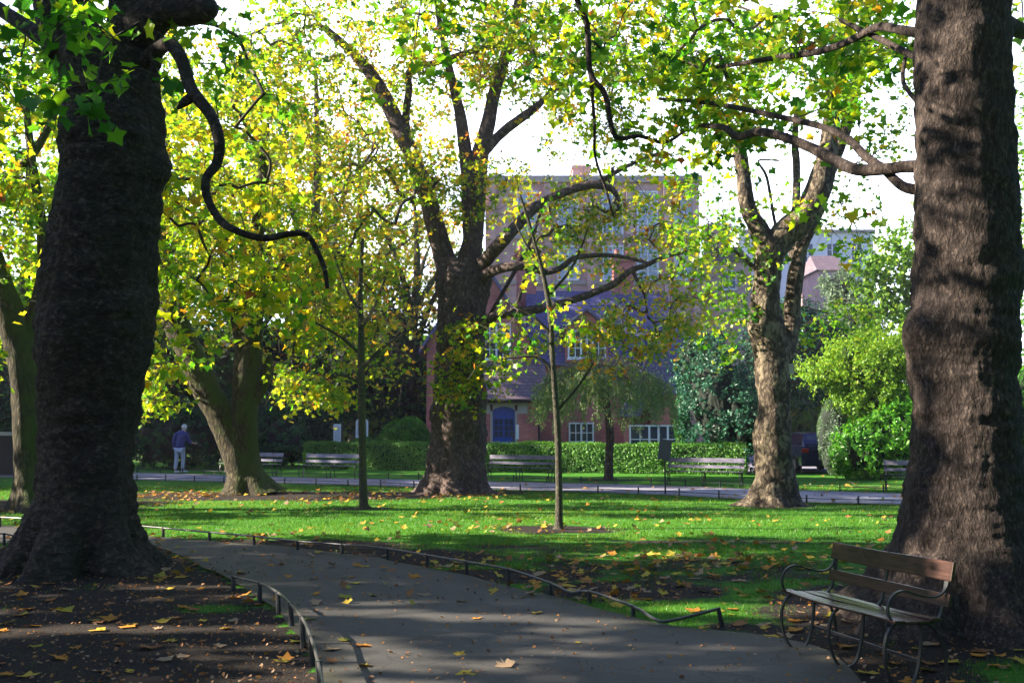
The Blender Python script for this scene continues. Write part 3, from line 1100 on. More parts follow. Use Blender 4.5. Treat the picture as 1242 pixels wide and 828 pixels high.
# ------------------------------------------------------------------ hedges and shrubs
def hedge(label, a, b, h, th, n, size=0.04, mat='leaf_hedge', name='clipped_hedge', group=None):
    a, b = Vector(a), Vector(b)
    L = (b - a).length
    ang = math.atan2(b.y - a.y, b.x - a.x)
    root = thing(name, label, 'hedge', (a.x, a.y, 0), 0, group)
    ux = np.array([math.cos(ang), math.sin(ang), 0]); uy = np.array([-math.sin(ang), math.cos(ang), 0]); uz = np.array([0, 0, 1.0])
    A0 = np.array([a.x, a.y, 0])
    mb = MB()
    Mx = Matrix.Translation(a) @ Matrix.Rotation(ang, 4, 'Z')
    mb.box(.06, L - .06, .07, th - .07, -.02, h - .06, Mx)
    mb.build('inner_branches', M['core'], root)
    areas = np.array([L * h, L * th, th * h * 2, L * h * .3])
    k = rng.choice(4, n, p=areas / areas.sum())
    u, v = rng.uniform(0, 1, n), rng.uniform(0, 1, n)
    loc = np.zeros((n, 3)); nr = np.zeros((n, 3))
    m = k == 0; loc[m] = np.stack([u[m] * L, np.zeros(m.sum()), v[m] * h], 1); nr[m] = (0, -1, 0)
    m = k == 1; loc[m] = np.stack([u[m] * L, v[m] * th, np.full(m.sum(), h)], 1); nr[m] = (0, 0, 1)
    m = k == 2; loc[m] = np.stack([np.where(u[m] > .5, L, 0), v[m] * th, (u[m] * 2 % 1) * h], 1); nr[m, 0] = np.where(u[m] > .5, 1, -1)
    m = k == 3; loc[m] = np.stack([u[m] * L, np.full(m.sum(), th), v[m] * h], 1); nr[m] = (0, 1, 0)
    w = 0.04 * snoise(loc[:, 0], loc[:, 2] * 2, 3.0, 21) + 0.03 * snoise(loc[:, 0] * 2, loc[:, 1] * 3 + loc[:, 2] * 4, 5, 22)
    loc += nr * (w + rng.normal(0, .03, n))[:, None]
    loc[:, 2] += rng.normal(0, .012, n)
    C = A0 + loc[:, :1] * ux + loc[:, 1:2] * uy + loc[:, 2:] * uz
    C[:, 2] = np.maximum(C[:, 2], 0.03)
    Nw = nr[:, :1] * ux + nr[:, 1:2] * uy + nr[:, 2:] * uz
    T = rand_unit(n) + np.array([0, 0, .6])
    tint = np.clip(0.45 + 0.16 * snoise(loc[:, 0], loc[:, 2], 2.2, 9) + rng.normal(0, .12, n), 0, 1)
    leaves_obj('foliage', C, size * rng.uniform(.6, 1.25, n), Nw + rand_unit(n) * .6, T, tint, M[mat], root, OVAL, OVAL_F, cull=False)
    return root


h0, h1 = G(368, 568.5), G(905, 576)
hedge('long waist high clipped green hedge running behind the distant benches', h0, h1, 1.02, 0.8, 42000, 0.042)


def shrub(name, label, cat, ells, mat, n, size, tint=(.5, .15), core=True, lump=0.22, up=0.3, base=None, stems=None, template='oval', group=None, freq=1.6, hang=0.0, shell=0.35, corek=.80, tuft=0.0, clump=0):
    """ells: (centre, (rx, ry, rz)); leaves through the outer shell, lumpy outline"""
    c0 = Vector(ells[0][0])
    root = thing(name, label, cat, (c0.x, c0.y, 0), 0, group)
    vol = np.array([r[0] * r[2] + r[1] * r[2] for _, r in ells]); vol = vol / vol.sum()
    Cs, Ns = [], []
    for (c, r), w in zip(ells, vol):
        m = int(n * w)
        d = rand_unit(m)
        rr_ = np.array(r)
        ph = c[0] * 1.3 + c[1]
        s = d * rr_
        lf = snoise(s[:, 0] + s[:, 1] * .7 + ph, s[:, 2] + s[:, 1] * .5, freq, 31) * lump + snoise(s[:, 0] * 1.2 - s[:, 1], s[:, 2] * 1.1 + ph, freq * 2.8, 32) * lump * .45
        t = 1 - shell * rng.uniform(0, 1, m) ** 1.6
        mr = min(r)
        Cs.append(np.array(c) + s * t[:, None] + d * (lf * min(mr, 1.2))[:, None])
        Ns.append(d)
    C, N = np.vstack(Cs), np.vstack(Ns)
    if tuft:        # leaves gathered along shoots that stand out of the shrub
        m = max(1, len(C) // 26)
        pick = rng.integers(0, len(C), m)[rng.integers(0, m, len(C))]
        dr = N[pick] * .8 + np.array([0, 0, 1.0]) * up + .5 * np.sin(pick[:, None] * np.array([1.3, 2.1, 3.7]))
        dr /= np.linalg.norm(dr, axis=1, keepdims=True)
        C = C[pick] + dr * (tuft * rng.uniform(-.5, 1, len(C)) * (.5 + .5 * np.abs(np.sin(pick * 7.7))))[:, None] + rng.normal(0, .05, (len(C), 3)); N = N[pick]
    k = C[:, 2] > 0.05
    C, N = C[k], N[k]
    n = len(C)
    ti = np.clip(tint[0] + .5 * tint[1] * snoise(C[:, 0] + C[:, 1], C[:, 2], 1.7, 41) + rng.normal(0, tint[1], n), 0, 1)
    if tuft and corek == .80: corek = .62
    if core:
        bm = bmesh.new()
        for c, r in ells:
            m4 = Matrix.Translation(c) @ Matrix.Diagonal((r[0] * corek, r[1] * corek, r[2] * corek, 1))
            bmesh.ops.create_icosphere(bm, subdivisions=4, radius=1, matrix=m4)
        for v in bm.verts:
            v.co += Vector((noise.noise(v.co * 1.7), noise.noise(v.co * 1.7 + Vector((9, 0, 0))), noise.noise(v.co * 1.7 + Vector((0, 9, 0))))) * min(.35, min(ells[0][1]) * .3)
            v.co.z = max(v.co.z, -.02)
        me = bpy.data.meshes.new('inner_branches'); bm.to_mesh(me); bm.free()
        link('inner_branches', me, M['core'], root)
    if stems:
        for st in stems:
            mb = MB()
            a_ = spline([tuple(p) + (r,) for p, r in st], 6)
            mb.tube([Vector(q[:3]) for q in a_], list(a_[:, 3]), 10)
            mb.build('trunk', M['bark_thin'], root, smooth=True)
    T = N * .5 + rand_unit(n) * .9 + np.array([0, 0, up - hang])
    tt, tf = {'lobed': (LOBED, LOBED_F), 'oval': (OVAL, OVAL_F), 'broad': (BROAD, BROAD_F)}[template]
    leaves_obj('foliage', C, size * rng.uniform(.55, 1.25, n), N * .8 + rand_unit(n) * .8 + np.array([0, 0, .3]), T, ti, M[mat], root, tt, tf, cull=False)
    return root


def E(px, py, Y, rxpx, rzpx, ry):
    s = Y / F
    return (tuple(P(px, py, Y)), (rxpx * s, ry, rzpx * s))


# dark shrubs on the left, behind the man and the leaning tree
shrub('laurel_shrub', 'dark green shrub bank behind the walking man in the navy jacket', 'shrub', [E(195, 530, 40, 52, 45, 1.6), E(245, 520, 41, 38, 50, 1.6)], 'leaf_dark', 11000, .085, (.55, .25), tuft=.3)
shrub('laurel_shrub', 'dark green shrub bank behind the leaning mossy forked tree', 'shrub', [E(305, 520, 42, 45, 50, 1.6), E(348, 532, 41, 32, 40, 1.4)], 'leaf_dark', 10000, .085, (.6, .25), tuft=.3)
shrub('evergreen_shrub', 'dull green shrub reaching down to the lawn at the far left edge', 'shrub', [E(-20, 480, 36, 55, 45, 1.8), E(40, 500, 38, 40, 50, 1.8)], 'leaf_dark', 8000, .09, (.6, .25))
shrub('evergreen_shrub', 'dark bluish shrub between the left bench and the small white notice', 'shrub', [E(375, 505, 45, 35, 48, 1.8)], 'leaf_dark', 6000, .09, (.3, .2))
shrub('round_shrub', 'bright green dome shaped shrub against the brick corner of the house', 'shrub', [E(488, 531, 42.5, 34, 25, 1.1), E(445, 542, 42, 22, 10, .8)], 'leaf_laurel', 9000, .07, (.32, .15), corek=.6)
shrub('conifer_tree', 'dark evergreen tree behind the notice boards, left of the brick house', 'tree', [E(430, 455, 52, 60, 75, 2.6), E(485, 440, 53, 42, 95, 2.6), E(395, 420, 54, 45, 80, 2.6)], 'leaf_dark', 16000, .12, (.45, .3), template='broad', tuft=.8)
shrub('conifer_tree', 'tall dark evergreen tree behind the shrubs, above the leaning forked tree', 'tree', [E(300, 440, 54, 75, 80, 3), E(215, 450, 54, 60, 80, 3), E(120, 450, 52, 60, 90, 3)], 'leaf_dark', 18000, .12, (.5, .3), template='broad', tuft=.8)
# right hand side
shrub('holly_tree', 'big dark blue green evergreen between the house and the pale forked plane tree', 'tree', [E(868, 480, 36, 42, 85, 1.6), E(900, 510, 35.5, 28, 60, 1.3), E(845, 440, 37, 28, 42, 1.3)], 'leaf_blue', 20000, .065, (.4, .25), tuft=.3, up=0.1)
shrub('cypress_shrub', 'narrow upright dark green conifer at the right corner of the house', 'shrub', [E(826, 512, 39, 10, 36, .4)], 'leaf_laurel', 2500, .05, (.2, .15))
shrub('holly_tree', 'tall dark evergreen shading the parked car, behind the pale forked plane tree', 'tree', [E(955, 425, 45, 62, 70, 2.0), E(1000, 440, 47, 45, 60, 2.0), E(925, 490, 45, 26, 70, 1.5)], 'leaf_blue', 16000, .085, (.2, .2))
shrub('clipped_conifer', 'upright clipped grey green conifer wall at the left end of the lime shrubs', 'hedge', [E(1010, 530, 33.8, 17, 46, .8)], 'leaf_silver', 6500, .045, (.15, .2), lump=.1, corek=.9)
shrub('golden_shrub', 'bushy lime yellow shrub with a ragged top right of the parked car', 'shrub', [E(1052, 458, 33.2, 56, 26, 1.1), E(1000, 456, 33.2, 26, 11, .7), E(1092, 438, 33.4, 26, 24, 1.0), E(1038, 434, 33.3, 30, 17, .8), E(1062, 490, 33.2, 42, 22, 1.0)], 'leaf_lime', 24000, .062, (.6, .22), lump=.30, up=.7, shell=.5, tuft=.8, corek=.6)
shrub('laurel_shrub', 'glossy bright green laurel at the foot of the lime yellow shrub', 'shrub', [E(1055, 545, 32, 45, 40, 1.0), E(1092, 535, 31.8, 30, 45, 1.0)], 'leaf_laurel', 15000, .075, (.5, .25), up=.8, shell=.4, tuft=.35, corek=.7)
shrub('laurel_shrub', 'light green shrub seen past the right edge of the huge right trunk', 'shrub', [E(1270, 500, 34, 70, 75, 1.5)], 'leaf_laurel', 9000, .08, (.4, .25))
shrub('deciduous_tree', 'pale silvery green tree in the distance above the lime yellow shrub', 'tree', [E(1035, 400, 56, 42, 62, 2.0), E(1020, 350, 57, 24, 25, 1.2)], 'leaf_silver', 15000, .10, (.4, .3), core=True, shell=.7, corek=.6, tuft=.6)
shrub('deciduous_tree', 'sunny yellow green tree in the distance beside the huge right trunk', 'tree', [E(1095, 370, 52, 62, 95, 2.2), E(1150, 330, 53, 70, 110, 2.6), E(1060, 330, 52, 28, 26, 1.2)], 'leaf_lime', 22000, .12, (.5, .25), core=False, shell=.9, lump=.3, template='broad', tuft=.8)
shrub('deciduous_tree', 'pale green tree beyond the lawn right of the huge right trunk', 'tree', [E(1300, 280, 46, 110, 240, 3.2)], 'leaf_lime', 12000, .13, (.5, .25), core=False, shell=.9, lump=.3, template='broad')

# ------------------------------------------------------------------ the brick lodge and the tall block behind
Yh = 46.0


def hx(px, Y=Yh): return P(px, 516, Y).x
def hz(py, Y=Yh): return P(621, py, Y).z


house = thing('brick_house', 'red brick house with steep slate roofs, white windows and an arched blue door', 'house', (hx(600), Yh, 0))


def quad_prism(mb, pts, y0, y1):
    """polygon in xz extruded in y"""
    n = len(pts)
    vs_ = [(x, y0, z) for x, z in pts] + [(x, y1, z) for x, z in pts]
    fs_ = [tuple(range(n)), tuple(range(2 * n - 1, n - 1, -1))] + [(i, (i + n), (i + 1) % n + n, (i + 1) % n) for i in range(n)]
    mb.add(vs_, fs_)


def window_unit(root, x0, x1, z0, z1, y, nx, ny, sill=True, mat='white', fr=.07, glass='glass'):
    mb = MB()
    fw = MB()
    fw.box(x0 - fr, x0, y - .07, y + .02, z0 - fr, z1 + fr); fw.box(x1, x1 + fr, y - .07, y + .02, z0 - fr, z1 + fr)
    fw.box(x0, x1, y - .07, y + .02, z1, z1 + fr); fw.box(x0, x1, y - .07, y + .02, z0 - fr, z0)
    for i in range(1, nx):
        xx = x0 + (x1 - x0) * i / nx
        w = .045 if (nx % 2 == 0 and i == nx // 2) or (nx == 6 and i in (2, 4)) else .02
        fw.box(xx - w, xx + w, y - .055, y - .005, z0, z1)
    for j in range(1, ny):
        zz = z0 + (z1 - z0) * j / ny
        fw.box(x0, x1, y - .045, y - .01, zz - .02, zz + .02)
    if sill: fw.box(x0 - .12, x1 + .12, y - .14, y - .071, z0 - .14, z0 - fr - .002)
    f = fw.build('window', M[mat], root)
    mb.box(x0, x1, y + .0, y + .012, z0, z1)
    mb.build('pane', M[glass], f)
    return f


# walls
w = MB()
xl, xr = hx(517), hx(645)
quad_prism(w, [(xl, 0), (xr, 0), (xr, hz(418)), (hx(585), hz(318)), (xl, hz(418))], Yh, Yh + 8)
w.build('wall', M['brick'], house)
w = MB(); w.box(xr + .01, hx(838), Yh + .3, Yh + 8, 0, hz(436))
w.build('wall', M['brick'], house)
# gable roof of the left wing (barge overhang)
r = MB()
ap = Vector((hx(585), 0, hz(312)))
for sx, xe in ((-1, xl - .35), (1, xr + .35)):
    ze = hz(424)
    a_ = [(ap.x, ap.z), (xe, ze), (xe, ze - .22), (ap.x, ap.z - .25)]
    quad_prism(r, a_, Yh - .35 - (.002 if sx > 0 else 0), Yh + 8.2)
r.build('roof', M['slate'], house)
# main roof: slope rising away from us
r = MB()
x0, x1 = xr - .2, hx(842)
ze, zr = hz(438), hz(338)
r.add([(x0, Yh - .1, ze), (x1, Yh - .1, ze), (x1 - .6, Yh + 4.2, zr), (x0, Yh + 4.2, zr), (x0, Yh - .1, ze - .2), (x1, Yh - .1, ze - .2), (x1 - .6, Yh + 8.6, ze - .2), (x0, Yh + 8.6, ze - .2)],
      [(0, 1, 2, 3), (4, 5, 1, 0), (3, 2, 6, 7), (1, 5, 6, 2), (0, 3, 7, 4)])
roof = r.build('roof', M['slate'], house)
for (cx_, ct) in ((770, 300), (640, 292)):
    c = MB(); xx = hx(cx_)
    c.box(xx - .5, xx + .5, Yh + 4.0, Yh + 5.0, zr - .8, hz(ct)); c.box(xx - .6, xx + .6, Yh + 3.9, Yh + 5.1, hz(ct) + .001, hz(ct) + .25)
    for k in (-.28, .28): c.tube([(xx + k, Yh + 4.5, hz(ct) + .25), (xx + k, Yh + 4.5, hz(ct) + .7)], .14, 10)
    c.build('chimney', M['brick'], roof)
# dormer with white window
d = MB(); dx0, dx1 = hx(686), hx(738)
quad_prism(d, [(dx0, hz(440)), (dx1, hz(440)), (dx1, hz(400)), ((dx0 + dx1) / 2, hz(378)), (dx0, hz(400))], Yh - .16, Yh + 2.2)
d.build('dormer', M['brick'], house)
window_unit(house, dx0 + .18, dx1 - .18, hz(433), hz(402), Yh - .19, 6, 3)
d = MB()
for s_, xe in ((-1, dx0 - .25), (1, dx1 + .25)):
    xm = (dx0 + dx1) / 2
    quad_prism(d, [(xm, hz(373)), (xe, hz(401)), (xe, hz(401) - .14), (xm, hz(373) - .16)], Yh - .4 - (.002 if s_ > 0 else 0), Yh + 2.4)
d.build('dormer_roof', M['slate'], house)
# first floor window in the gable and the ground floor ones
window_unit(house, hx(586), hx(618), hz(434), hz(394), Yh - .02, 4, 4)
window_unit(house, hx(692), hx(719), hz(546), hz(514), Yh + .28, 4, 3)
# porch: brick box with lean-to tiled roof
p0, p1 = hx(572, 44.6), hx(655, 44.6)
Yp = 44.6
dx_a, dx_b = hx(597, Yp), hx(625, Yp)
dz1 = hz(494, Yp)
w = MB()
w.box(p0, dx_a - .09, Yp, Yh - .01, 0, hz(486, Yp)); w.box(dx_b + .09, p1, Yp, Yh - .01, 0, hz(486, Yp))
w.box(dx_a - .09, dx_b + .09, Yp, Yh - .01, dz1 + .12, hz(486, Yp))
w.build('porch', M['brick'], house)
s = MB()       # stone surround with a shallow arch
s.box(dx_a - .09, dx_a + .02, Yp - .03, Yp + .2, 0, dz1 - .15); s.box(dx_b - .02, dx_b + .09, Yp - .03, Yp + .2, 0, dz1 - .15)
arc = [(dx_a + .02 + (dx_b - dx_a - .04) * t, dz1 - .15 + .20 * math.sin(math.pi * t) ** .6) for t in np.linspace(0, 1, 15)]
for i in range(14):
    (xa, za), (xb, zb) = arc[i], arc[i + 1]
    quad_prism(s, [(xa, za), (xb, zb), (xb, dz1 + .12), (xa, dz1 + .12)], Yp - .03, Yp + .2)
s.box(dx_a - .55, dx_a - .092, Yp - .02, Yp + .1, dz1 - .28, dz1 + .12); s.box(dx_b + .092, dx_b + .55, Yp - .02, Yp + .1, dz1 - .28, dz1 + .12)
s.box(dx_a - .55, dx_b + .55, Yp - .025, Yp + .1, dz1 + .121, dz1 + .2)
s.build('door_surround', M['stone'], house)
dm = MB()
quad_prism(dm, [(dx_a + .01, 0), (dx_b - .01, 0)] + [(x, z) for x, z in reversed(arc)], Yp + .10, Yp + .16)
for k in (0, 1):
    a_, b_ = (dx_a + .09, (dx_a + dx_b) / 2 - .03) if k == 0 else ((dx_a + dx_b) / 2 + .03, dx_b - .09)
    for (za, zb) in ((.2, 1.05),):
        dm.box(a_, b_, Yp + .075, Yp + .099, za, zb)
    dm.box(a_ - .02, b_ + .02, Yp + .08, Yp + .099, 1.15, 1.2); dm.box(a_ - .02, b_ + .02, Yp + .08, Yp + .099, 2.0, 2.05)
    for xx in (a_, (a_ + b_) / 2, b_): dm.box(xx - .015, xx + .015, Yp + .081, Yp + .099, 1.2, 2.0)
    for zz in (1.46, 1.73): dm.box(a_, b_, Yp + .084, Yp + .099, zz - .015, zz + .015)
door = dm.build('door', M['blue'], house)
g_ = MB()
for a_, b_ in ((dx_a + .09, (dx_a + dx_b) / 2 - .03), ((dx_a + dx_b) / 2 + .03, dx_b - .09)): g_.box(a_, b_, Yp + .09, Yp + .0985, 1.2, 2.0)
g_.build('pane', M['glass'], door)
g_ = MB(); g_.tube([(dx_b - .1, Yp + .05, 1.05), (dx_b - .1, Yp + .05, 1.45)], .02, 8); g_.box(dx_b - .11, dx_b - .09, Yp + .05, Yp + .1, 1.2, 1.3); g_.build('handle', M['rail'], door)
g_ = MB(); g_.box(dx_b + .03, dx_b + .16, Yp - .05, Yp - .031, 1.1, 1.75); g_.build('name_plate', M['white'], house)
r = MB()
zE, zT = hz(484, Yp), hz(437)
xa, xb = p0 - .3, p1 + .35
r.add([(xa, Yp - .35, zE), (xb, Yp - .35, zE), (xb - .1, Yh - .03, zT), (xa, Yh - .03, zT), (xa, Yp - .35, zE - .12), (xb, Yp - .35, zE - .12), (xb - .1, Yh - .03, zE - .12), (xa, Yh - .03, zE - .12)],
      [(0, 1, 2, 3), (4, 5, 1, 0), (1, 5, 6, 2), (0, 3, 7, 4), (7, 6, 5, 4)])
r.build('porch_roof', M['tile'], house)
g_ = MB(); g_.tube([(xa, Yp - .40, zE - .07), (xb, Yp - .40, zE - .07)], .06, 8); g_.tube([(p1 - .05, Yp - .10, zE - .1), (p1 - .05, Yp - .10, 0)], .045, 8); g_.build('gutter', M['dark'], house)
# dark lean-to and bay window on the right
Yb = 45.2
bx0, bx1 = hx(757, Yb), hx(835, Yb)
w = MB(); w.box(bx0, bx1, Yb, Yh + .29, 0, hz(550, Yb)); w.box(hx(790, Yb), bx1, Yb + .02, Yh + .29, hz(514, Yb), hz(478, Yb))
w.box(bx0, hx(757, Yb) + .001 + .25, Yb + .003, Yh + .29, hz(550, Yb), hz(514, Yb))
w.build('bay_wall', M['brick'], house)
window_unit(house, bx0 + .3, bx1 - .1, hz(548, Yb), hz(517, Yb), Yb + .03, 6, 2, False)
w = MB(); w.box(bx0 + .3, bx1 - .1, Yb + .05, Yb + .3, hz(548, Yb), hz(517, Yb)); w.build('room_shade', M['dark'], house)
r = MB()
quad_prism(r, [(hx(752, Yb), hz(505, Yb)), (hx(790, Yb), hz(425, Yb)), (hx(808, Yb), hz(425, Yb)), (hx(840, Yb), hz(478, Yb)), (hx(790, Yb), hz(478, Yb)), (hx(775, Yb), hz(505, Yb))], Yb - .25, Yh + .28)
r.build('bay_roof', M['slate'], house)

# tall brick block behind
Yt = 62.0
tb = thing('brick_building', 'tall brick block with stone window bands rising behind the slate roofed house', 'building', (hx(740, Yt), Yt, 0))
w = MB(); w.box(hx(588, Yt), hx(852, Yt), Yt, Yt + 12, 0, hz(222, Yt)); w.build('wall', M['brick_far'], tb)
w = MB(); w.box(hx(588, Yt) - .2, hx(852, Yt) + .2, Yt - .25, Yt + 12.2, hz(222, Yt) + .002, hz(214, Yt))
for py in (290, 345): w.box(hx(588, Yt), hx(852, Yt), Yt - .12, Yt - .002, hz(py, Yt), hz(py - 5, Yt))
w.build('cornice', M['stone'], tb)
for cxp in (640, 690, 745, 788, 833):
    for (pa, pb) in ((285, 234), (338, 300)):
        window_unit(tb, hx(cxp - 11, Yt), hx(cxp + 11, Yt), hz(pa, Yt), hz(pb, Yt), Yt - .02, 2, 4, True, 'white', .12, 'sky_pane')
w = MB()
for px in (597, 665, 717, 766, 812, 847): w.box(hx(px - 4, Yt), hx(px + 4, Yt), Yt - .3, Yt - .125, 0, hz(224, Yt))
w.build('pilaster', M['brick_far'], tb)
w = MB(); w.box(hx(700, Yt), hx(722, Yt), Yt + 3, Yt + 5, hz(215, Yt), hz(190, Yt)); w.box(hx(698, Yt), hx(724, Yt), Yt + 2.9, Yt + 5.1, hz(190, Yt) + .001, hz(187, Yt))
for k in range(4): w.tube([(hx(703 + k * 5.5, Yt), Yt + 4, hz(187, Yt)), (hx(703 + k * 5.5, Yt), Yt + 4, hz(181, Yt))], .18, 8)
w.build('chimney', M['brick_far'], tb)

Yc = 66.0
tb = thing('brick_building', 'lower brick house with a square chimney right of the tall brick block', 'building', (hx(895, Yc), Yc, 0))
w = MB(); w.box(hx(853, Yc), hx(915, Yc), Yc, Yc + 9, 0, hz(318, Yc)); w.build('wall', M['brick_far'], tb)
w = MB(); quad_prism(w, [(hx(850, Yc), hz(318, Yc)), (hx(918, Yc), hz(318, Yc)), (hx(900, Yc), hz(300, Yc)), (hx(868, Yc), hz(300, Yc))], Yc - .2, Yc + 9.2); w.build('roof', M['tile'], tb)
w = MB(); w.box(hx(869, Yc), hx(898, Yc), Yc + 2, Yc + 3.4, hz(312, Yc), hz(268, Yc)); w.box(hx(868, Yc), hx(899, Yc), Yc + 1.9, Yc + 3.5, hz(268, Yc) + .001, hz(264, Yc)); w.build('chimney', M['brick_far'], tb)
window_unit(tb, hx(880, Yc), hx(895, Yc), hz(350, Yc), hz(330, Yc), Yc - .02, 2, 2, True)

Yw = 80.0
tb = thing('white_building', 'pale flat roofed building with rooftop rail far behind the forked plane tree', 'building', (hx(970, Yw), Yw, 0))
w = MB(); w.box(hx(900, Yw), hx(1066, Yw), Yw, Yw + 14, 0, hz(282, Yw)); w.build('wall', M['white'], tb)
w = MB(); w.box(hx(898, Yw), hx(1068, Yw), Yw - .3, Yw + 14.3, hz(282, Yw) + .002, hz(279, Yw)); w.build('cornice', M['stone'], tb)
w = MB()
for px in range(985, 1024, 8): w.tube([(hx(px, Yw), Yw + .4, hz(279, Yw)), (hx(px, Yw), Yw + .4, hz(272, Yw))], .05, 6)
w.tube([(hx(985, Yw), Yw + .4, hz(272, Yw)), (hx(1021, Yw), Yw + .4, hz(272, Yw))], .05, 6); w.build('roof_rail', M['rail'], tb)
w = MB(); w.tube([(hx(1034, Yw), Yw + 1, hz(280, Yw)), (hx(1034, Yw), Yw + 1, hz(289, Yw) + 1.2)], .12, 6); w.build('vent_pipe', M['rail'], tb)
for px in (945, 985, 1015, 1045):
    window_unit(tb, hx(px - 6, Yw), hx(px + 6, Yw), hz(318, Yw), hz(296, Yw), Yw - .02, 2, 3, True, 'white')

Yv = 70.0
tb = thing('slate_roofed_house', 'low house with a purple tiled roof rising above the silvery green tree', 'house', (hx(1016, Yv), Yv, 0))
w = MB(); w.box(hx(998, Yv), hx(1038, Yv), Yv, Yv + 5, 0, hz(328, Yv)); w.build('wall', M['brick_far'], tb)
w = MB(); w.add([(hx(995, Yv), Yv - .2, hz(328, Yv)), (hx(1040, Yv), Yv - .2, hz(328, Yv)), (hx(1033, Yv), Yv + 2.5, hz(303, Yv)), (hx(1001, Yv), Yv + 2.5, hz(303, Yv)), (hx(995, Yv), Yv + 5.2, hz(328, Yv)), (hx(1040, Yv), Yv + 5.2, hz(328, Yv))],
              [(0, 1, 2, 3), (3, 2, 5, 4), (0, 3, 4), (1, 5, 2), (0, 4, 5, 1)])
w.build('roof', M['tile'], tb)

# dark hut at the left edge
g = G(10, 577)
hut = thing('wooden_hut', 'black timber hut with a pale roof edge at the far left edge behind the lawn', 'hut', (g.x, g.y, 0))
Yu = g.y
w = MB(); w.box(hx(-40, Yu), hx(26, Yu), Yu, Yu + 2, 0, hz(528, Yu)); w.build('wall', M['dark'], hut)
w = MB(); w.box(hx(-44, Yu), hx(29, Yu), Yu - .2, Yu + 2.2, hz(528, Yu) + .002, hz(524, Yu)); w.build('roof', M['stone'], hut)

# notice boards by the hedge
for (px, py0, py1, w_, lb, arched) in ((439, 508, 531, 15, 'pale round topped notice board behind the hedge beside the thin grey sapling', True), (409, 514, 537, 9, 'small white notice on a dark post at the edge of the dark shrubs', False)):
    Yn = 42.0
    rt = thing('notice_board', lb, 'sign', (hx(px, Yn), Yn, 0), 0)
    xa, xb, za, zb = hx(px - w_ / 2, Yn), hx(px + w_ / 2, Yn), hz(py1, Yn), hz(py0, Yn)
    mb = MB()
    pr = [(xa, za), (xb, za), (xb, zb - .1), (xb - .06, zb - .02), (xb - .14, zb), (xa + .14, zb), (xa + .06, zb - .02), (xa, zb - .1)] if arched else [(xa, za), (xb, za), (xb, zb), (xa, zb)]
    quad_prism(mb, pr, Yn, Yn + .04); mb.build('frame', M['white'] if arched else M['white'], rt)
    mb = MB(); mb.box(xa + .06, xb - .06, Yn - .006, Yn - .001, za + .1, zb - .1); mb.build('panel', plain("notice_panel_%d" % px, (.45, .52, .60) if arched else (.6, .62, .66), .4), rt)
    if arched:
        mb = MB()
        for k in range(5): mb.box(xa + .1, xb - .1 - .05 * (k % 2), Yn - .009, Yn - .0065, za + .16 + k * .1, za + .185 + k * .1)
        mb.build('printed_lines', M['dark'], rt)
    mb = MB()
    for xx in ((xa + .03, xb - .03) if arched else (xb + .05,)): mb.box(xx - .03, xx + .03, Yn + .042, Yn + .1, 0, zb - .05 if arched else zb + .15)
    mb.build('post', M['iron'], rt)

# tilted board on a pole beside the far path
g = G(807, 599.5)
Ys = g.y
rt = thing('path_sign', 'dark tilted rectangular sign on a thin pole left of the right hand distant bench', 'sign', (g.x, g.y, 0))
mb = MB(); mb.tube([(g.x, g.y, -.05), (g.x, g.y, P(807, 540, Ys).z)], .022, 8); mb.build('post', M['iron'], rt)
mb = MB()
cx_, cz_ = P(806, 545, Ys).x, P(806, 545, Ys).z
Mx = Matrix.Translation((cx_, Ys - .05, cz_)) @ Matrix.Rotation(R(9), 4, 'Y') @ Matrix.Rotation(R(-14), 4, 'X')
mb.box(-.155, .155, -.012, .012, -.26, .26, Mx)
mb.build('board', plain("sign_back_grey", (.055, .055, .065), .35, .3, .6, .3, 5), rt, bevel=.006)
mb = MB(); mb.box(-.02, .02, .013, .03, -.2, .2, Mx); mb.box(-.13, .13, .013, .022, .08, .11, Mx); mb.build('bracket', M['iron'], rt)

# nest box on the forked plane tree
fy_ = G(937, 612).y
bp = P(954, 449, fy_)
nb = thing('nest_box', 'small grey wooden box fixed to the trunk of the pale forked plane tree', 'box', (bp.x, bp.y, bp.z - .1))
mb = MB(); mb.box(bp.x - .09, bp.x + .09, fy_ - .22, fy_ - .06, bp.z - .09, bp.z + .10); mb.build('body', M['stone'], nb)
mb = MB(); mb.box(bp.x - .10, bp.x + .10, fy_ - .24, fy_ - .05, bp.z + .102, bp.z + .125); mb.build('lid', M['stone'], nb)
mb = MB(); mb.box(bp.x - .09, bp.x + .02, fy_ - .13, fy_ - .05, bp.z + .128, bp.z + .26); mb.build('back_plate', M['stone'], nb)

# parked car in the lane, seen from behind
g = G(985, 576)
Yk = g.y + 1.0
cxm = hx(1001, Yk)
car = thing('parked_car', 'dark blue car parked in deep shade behind the pale forked plane tree', 'car', (cxm, Yk, 0))


def loft(mb, secs):
    n = len(secs[0]); base = len(mb.v)
    for s_ in secs: mb.v.extend([tuple(p) for p in s_])
    for i in range(len(secs) - 1):
        for k in range(n):
            k2 = (k + 1) % n
            mb.f.append((base + i * n + k, base + i * n + k2, base + (i + 1) * n + k2, base + (i + 1) * n + k))
    mb.f.append(tuple(base + k for k in range(n - 1, -1, -1))); mb.f.append(tuple(base + (len(secs) - 1) * n + k for k in range(n)))


def carsec(y, w_, z0, z1, top):
    return [(cxm - w_, Yk + y, z0), (cxm + w_, Yk + y, z0), (cxm + w_ * 1.02, Yk + y, (z0 + z1) / 2), (cxm + w_ * .97, Yk + y, z1), (cxm + w_ * top, Yk + y, z1 + .04), (cxm - w_ * top, Yk + y, z1 + .04), (cxm - w_ * .97, Yk + y, z1), (cxm - w_ * 1.02, Yk + y, (z0 + z1) / 2)]


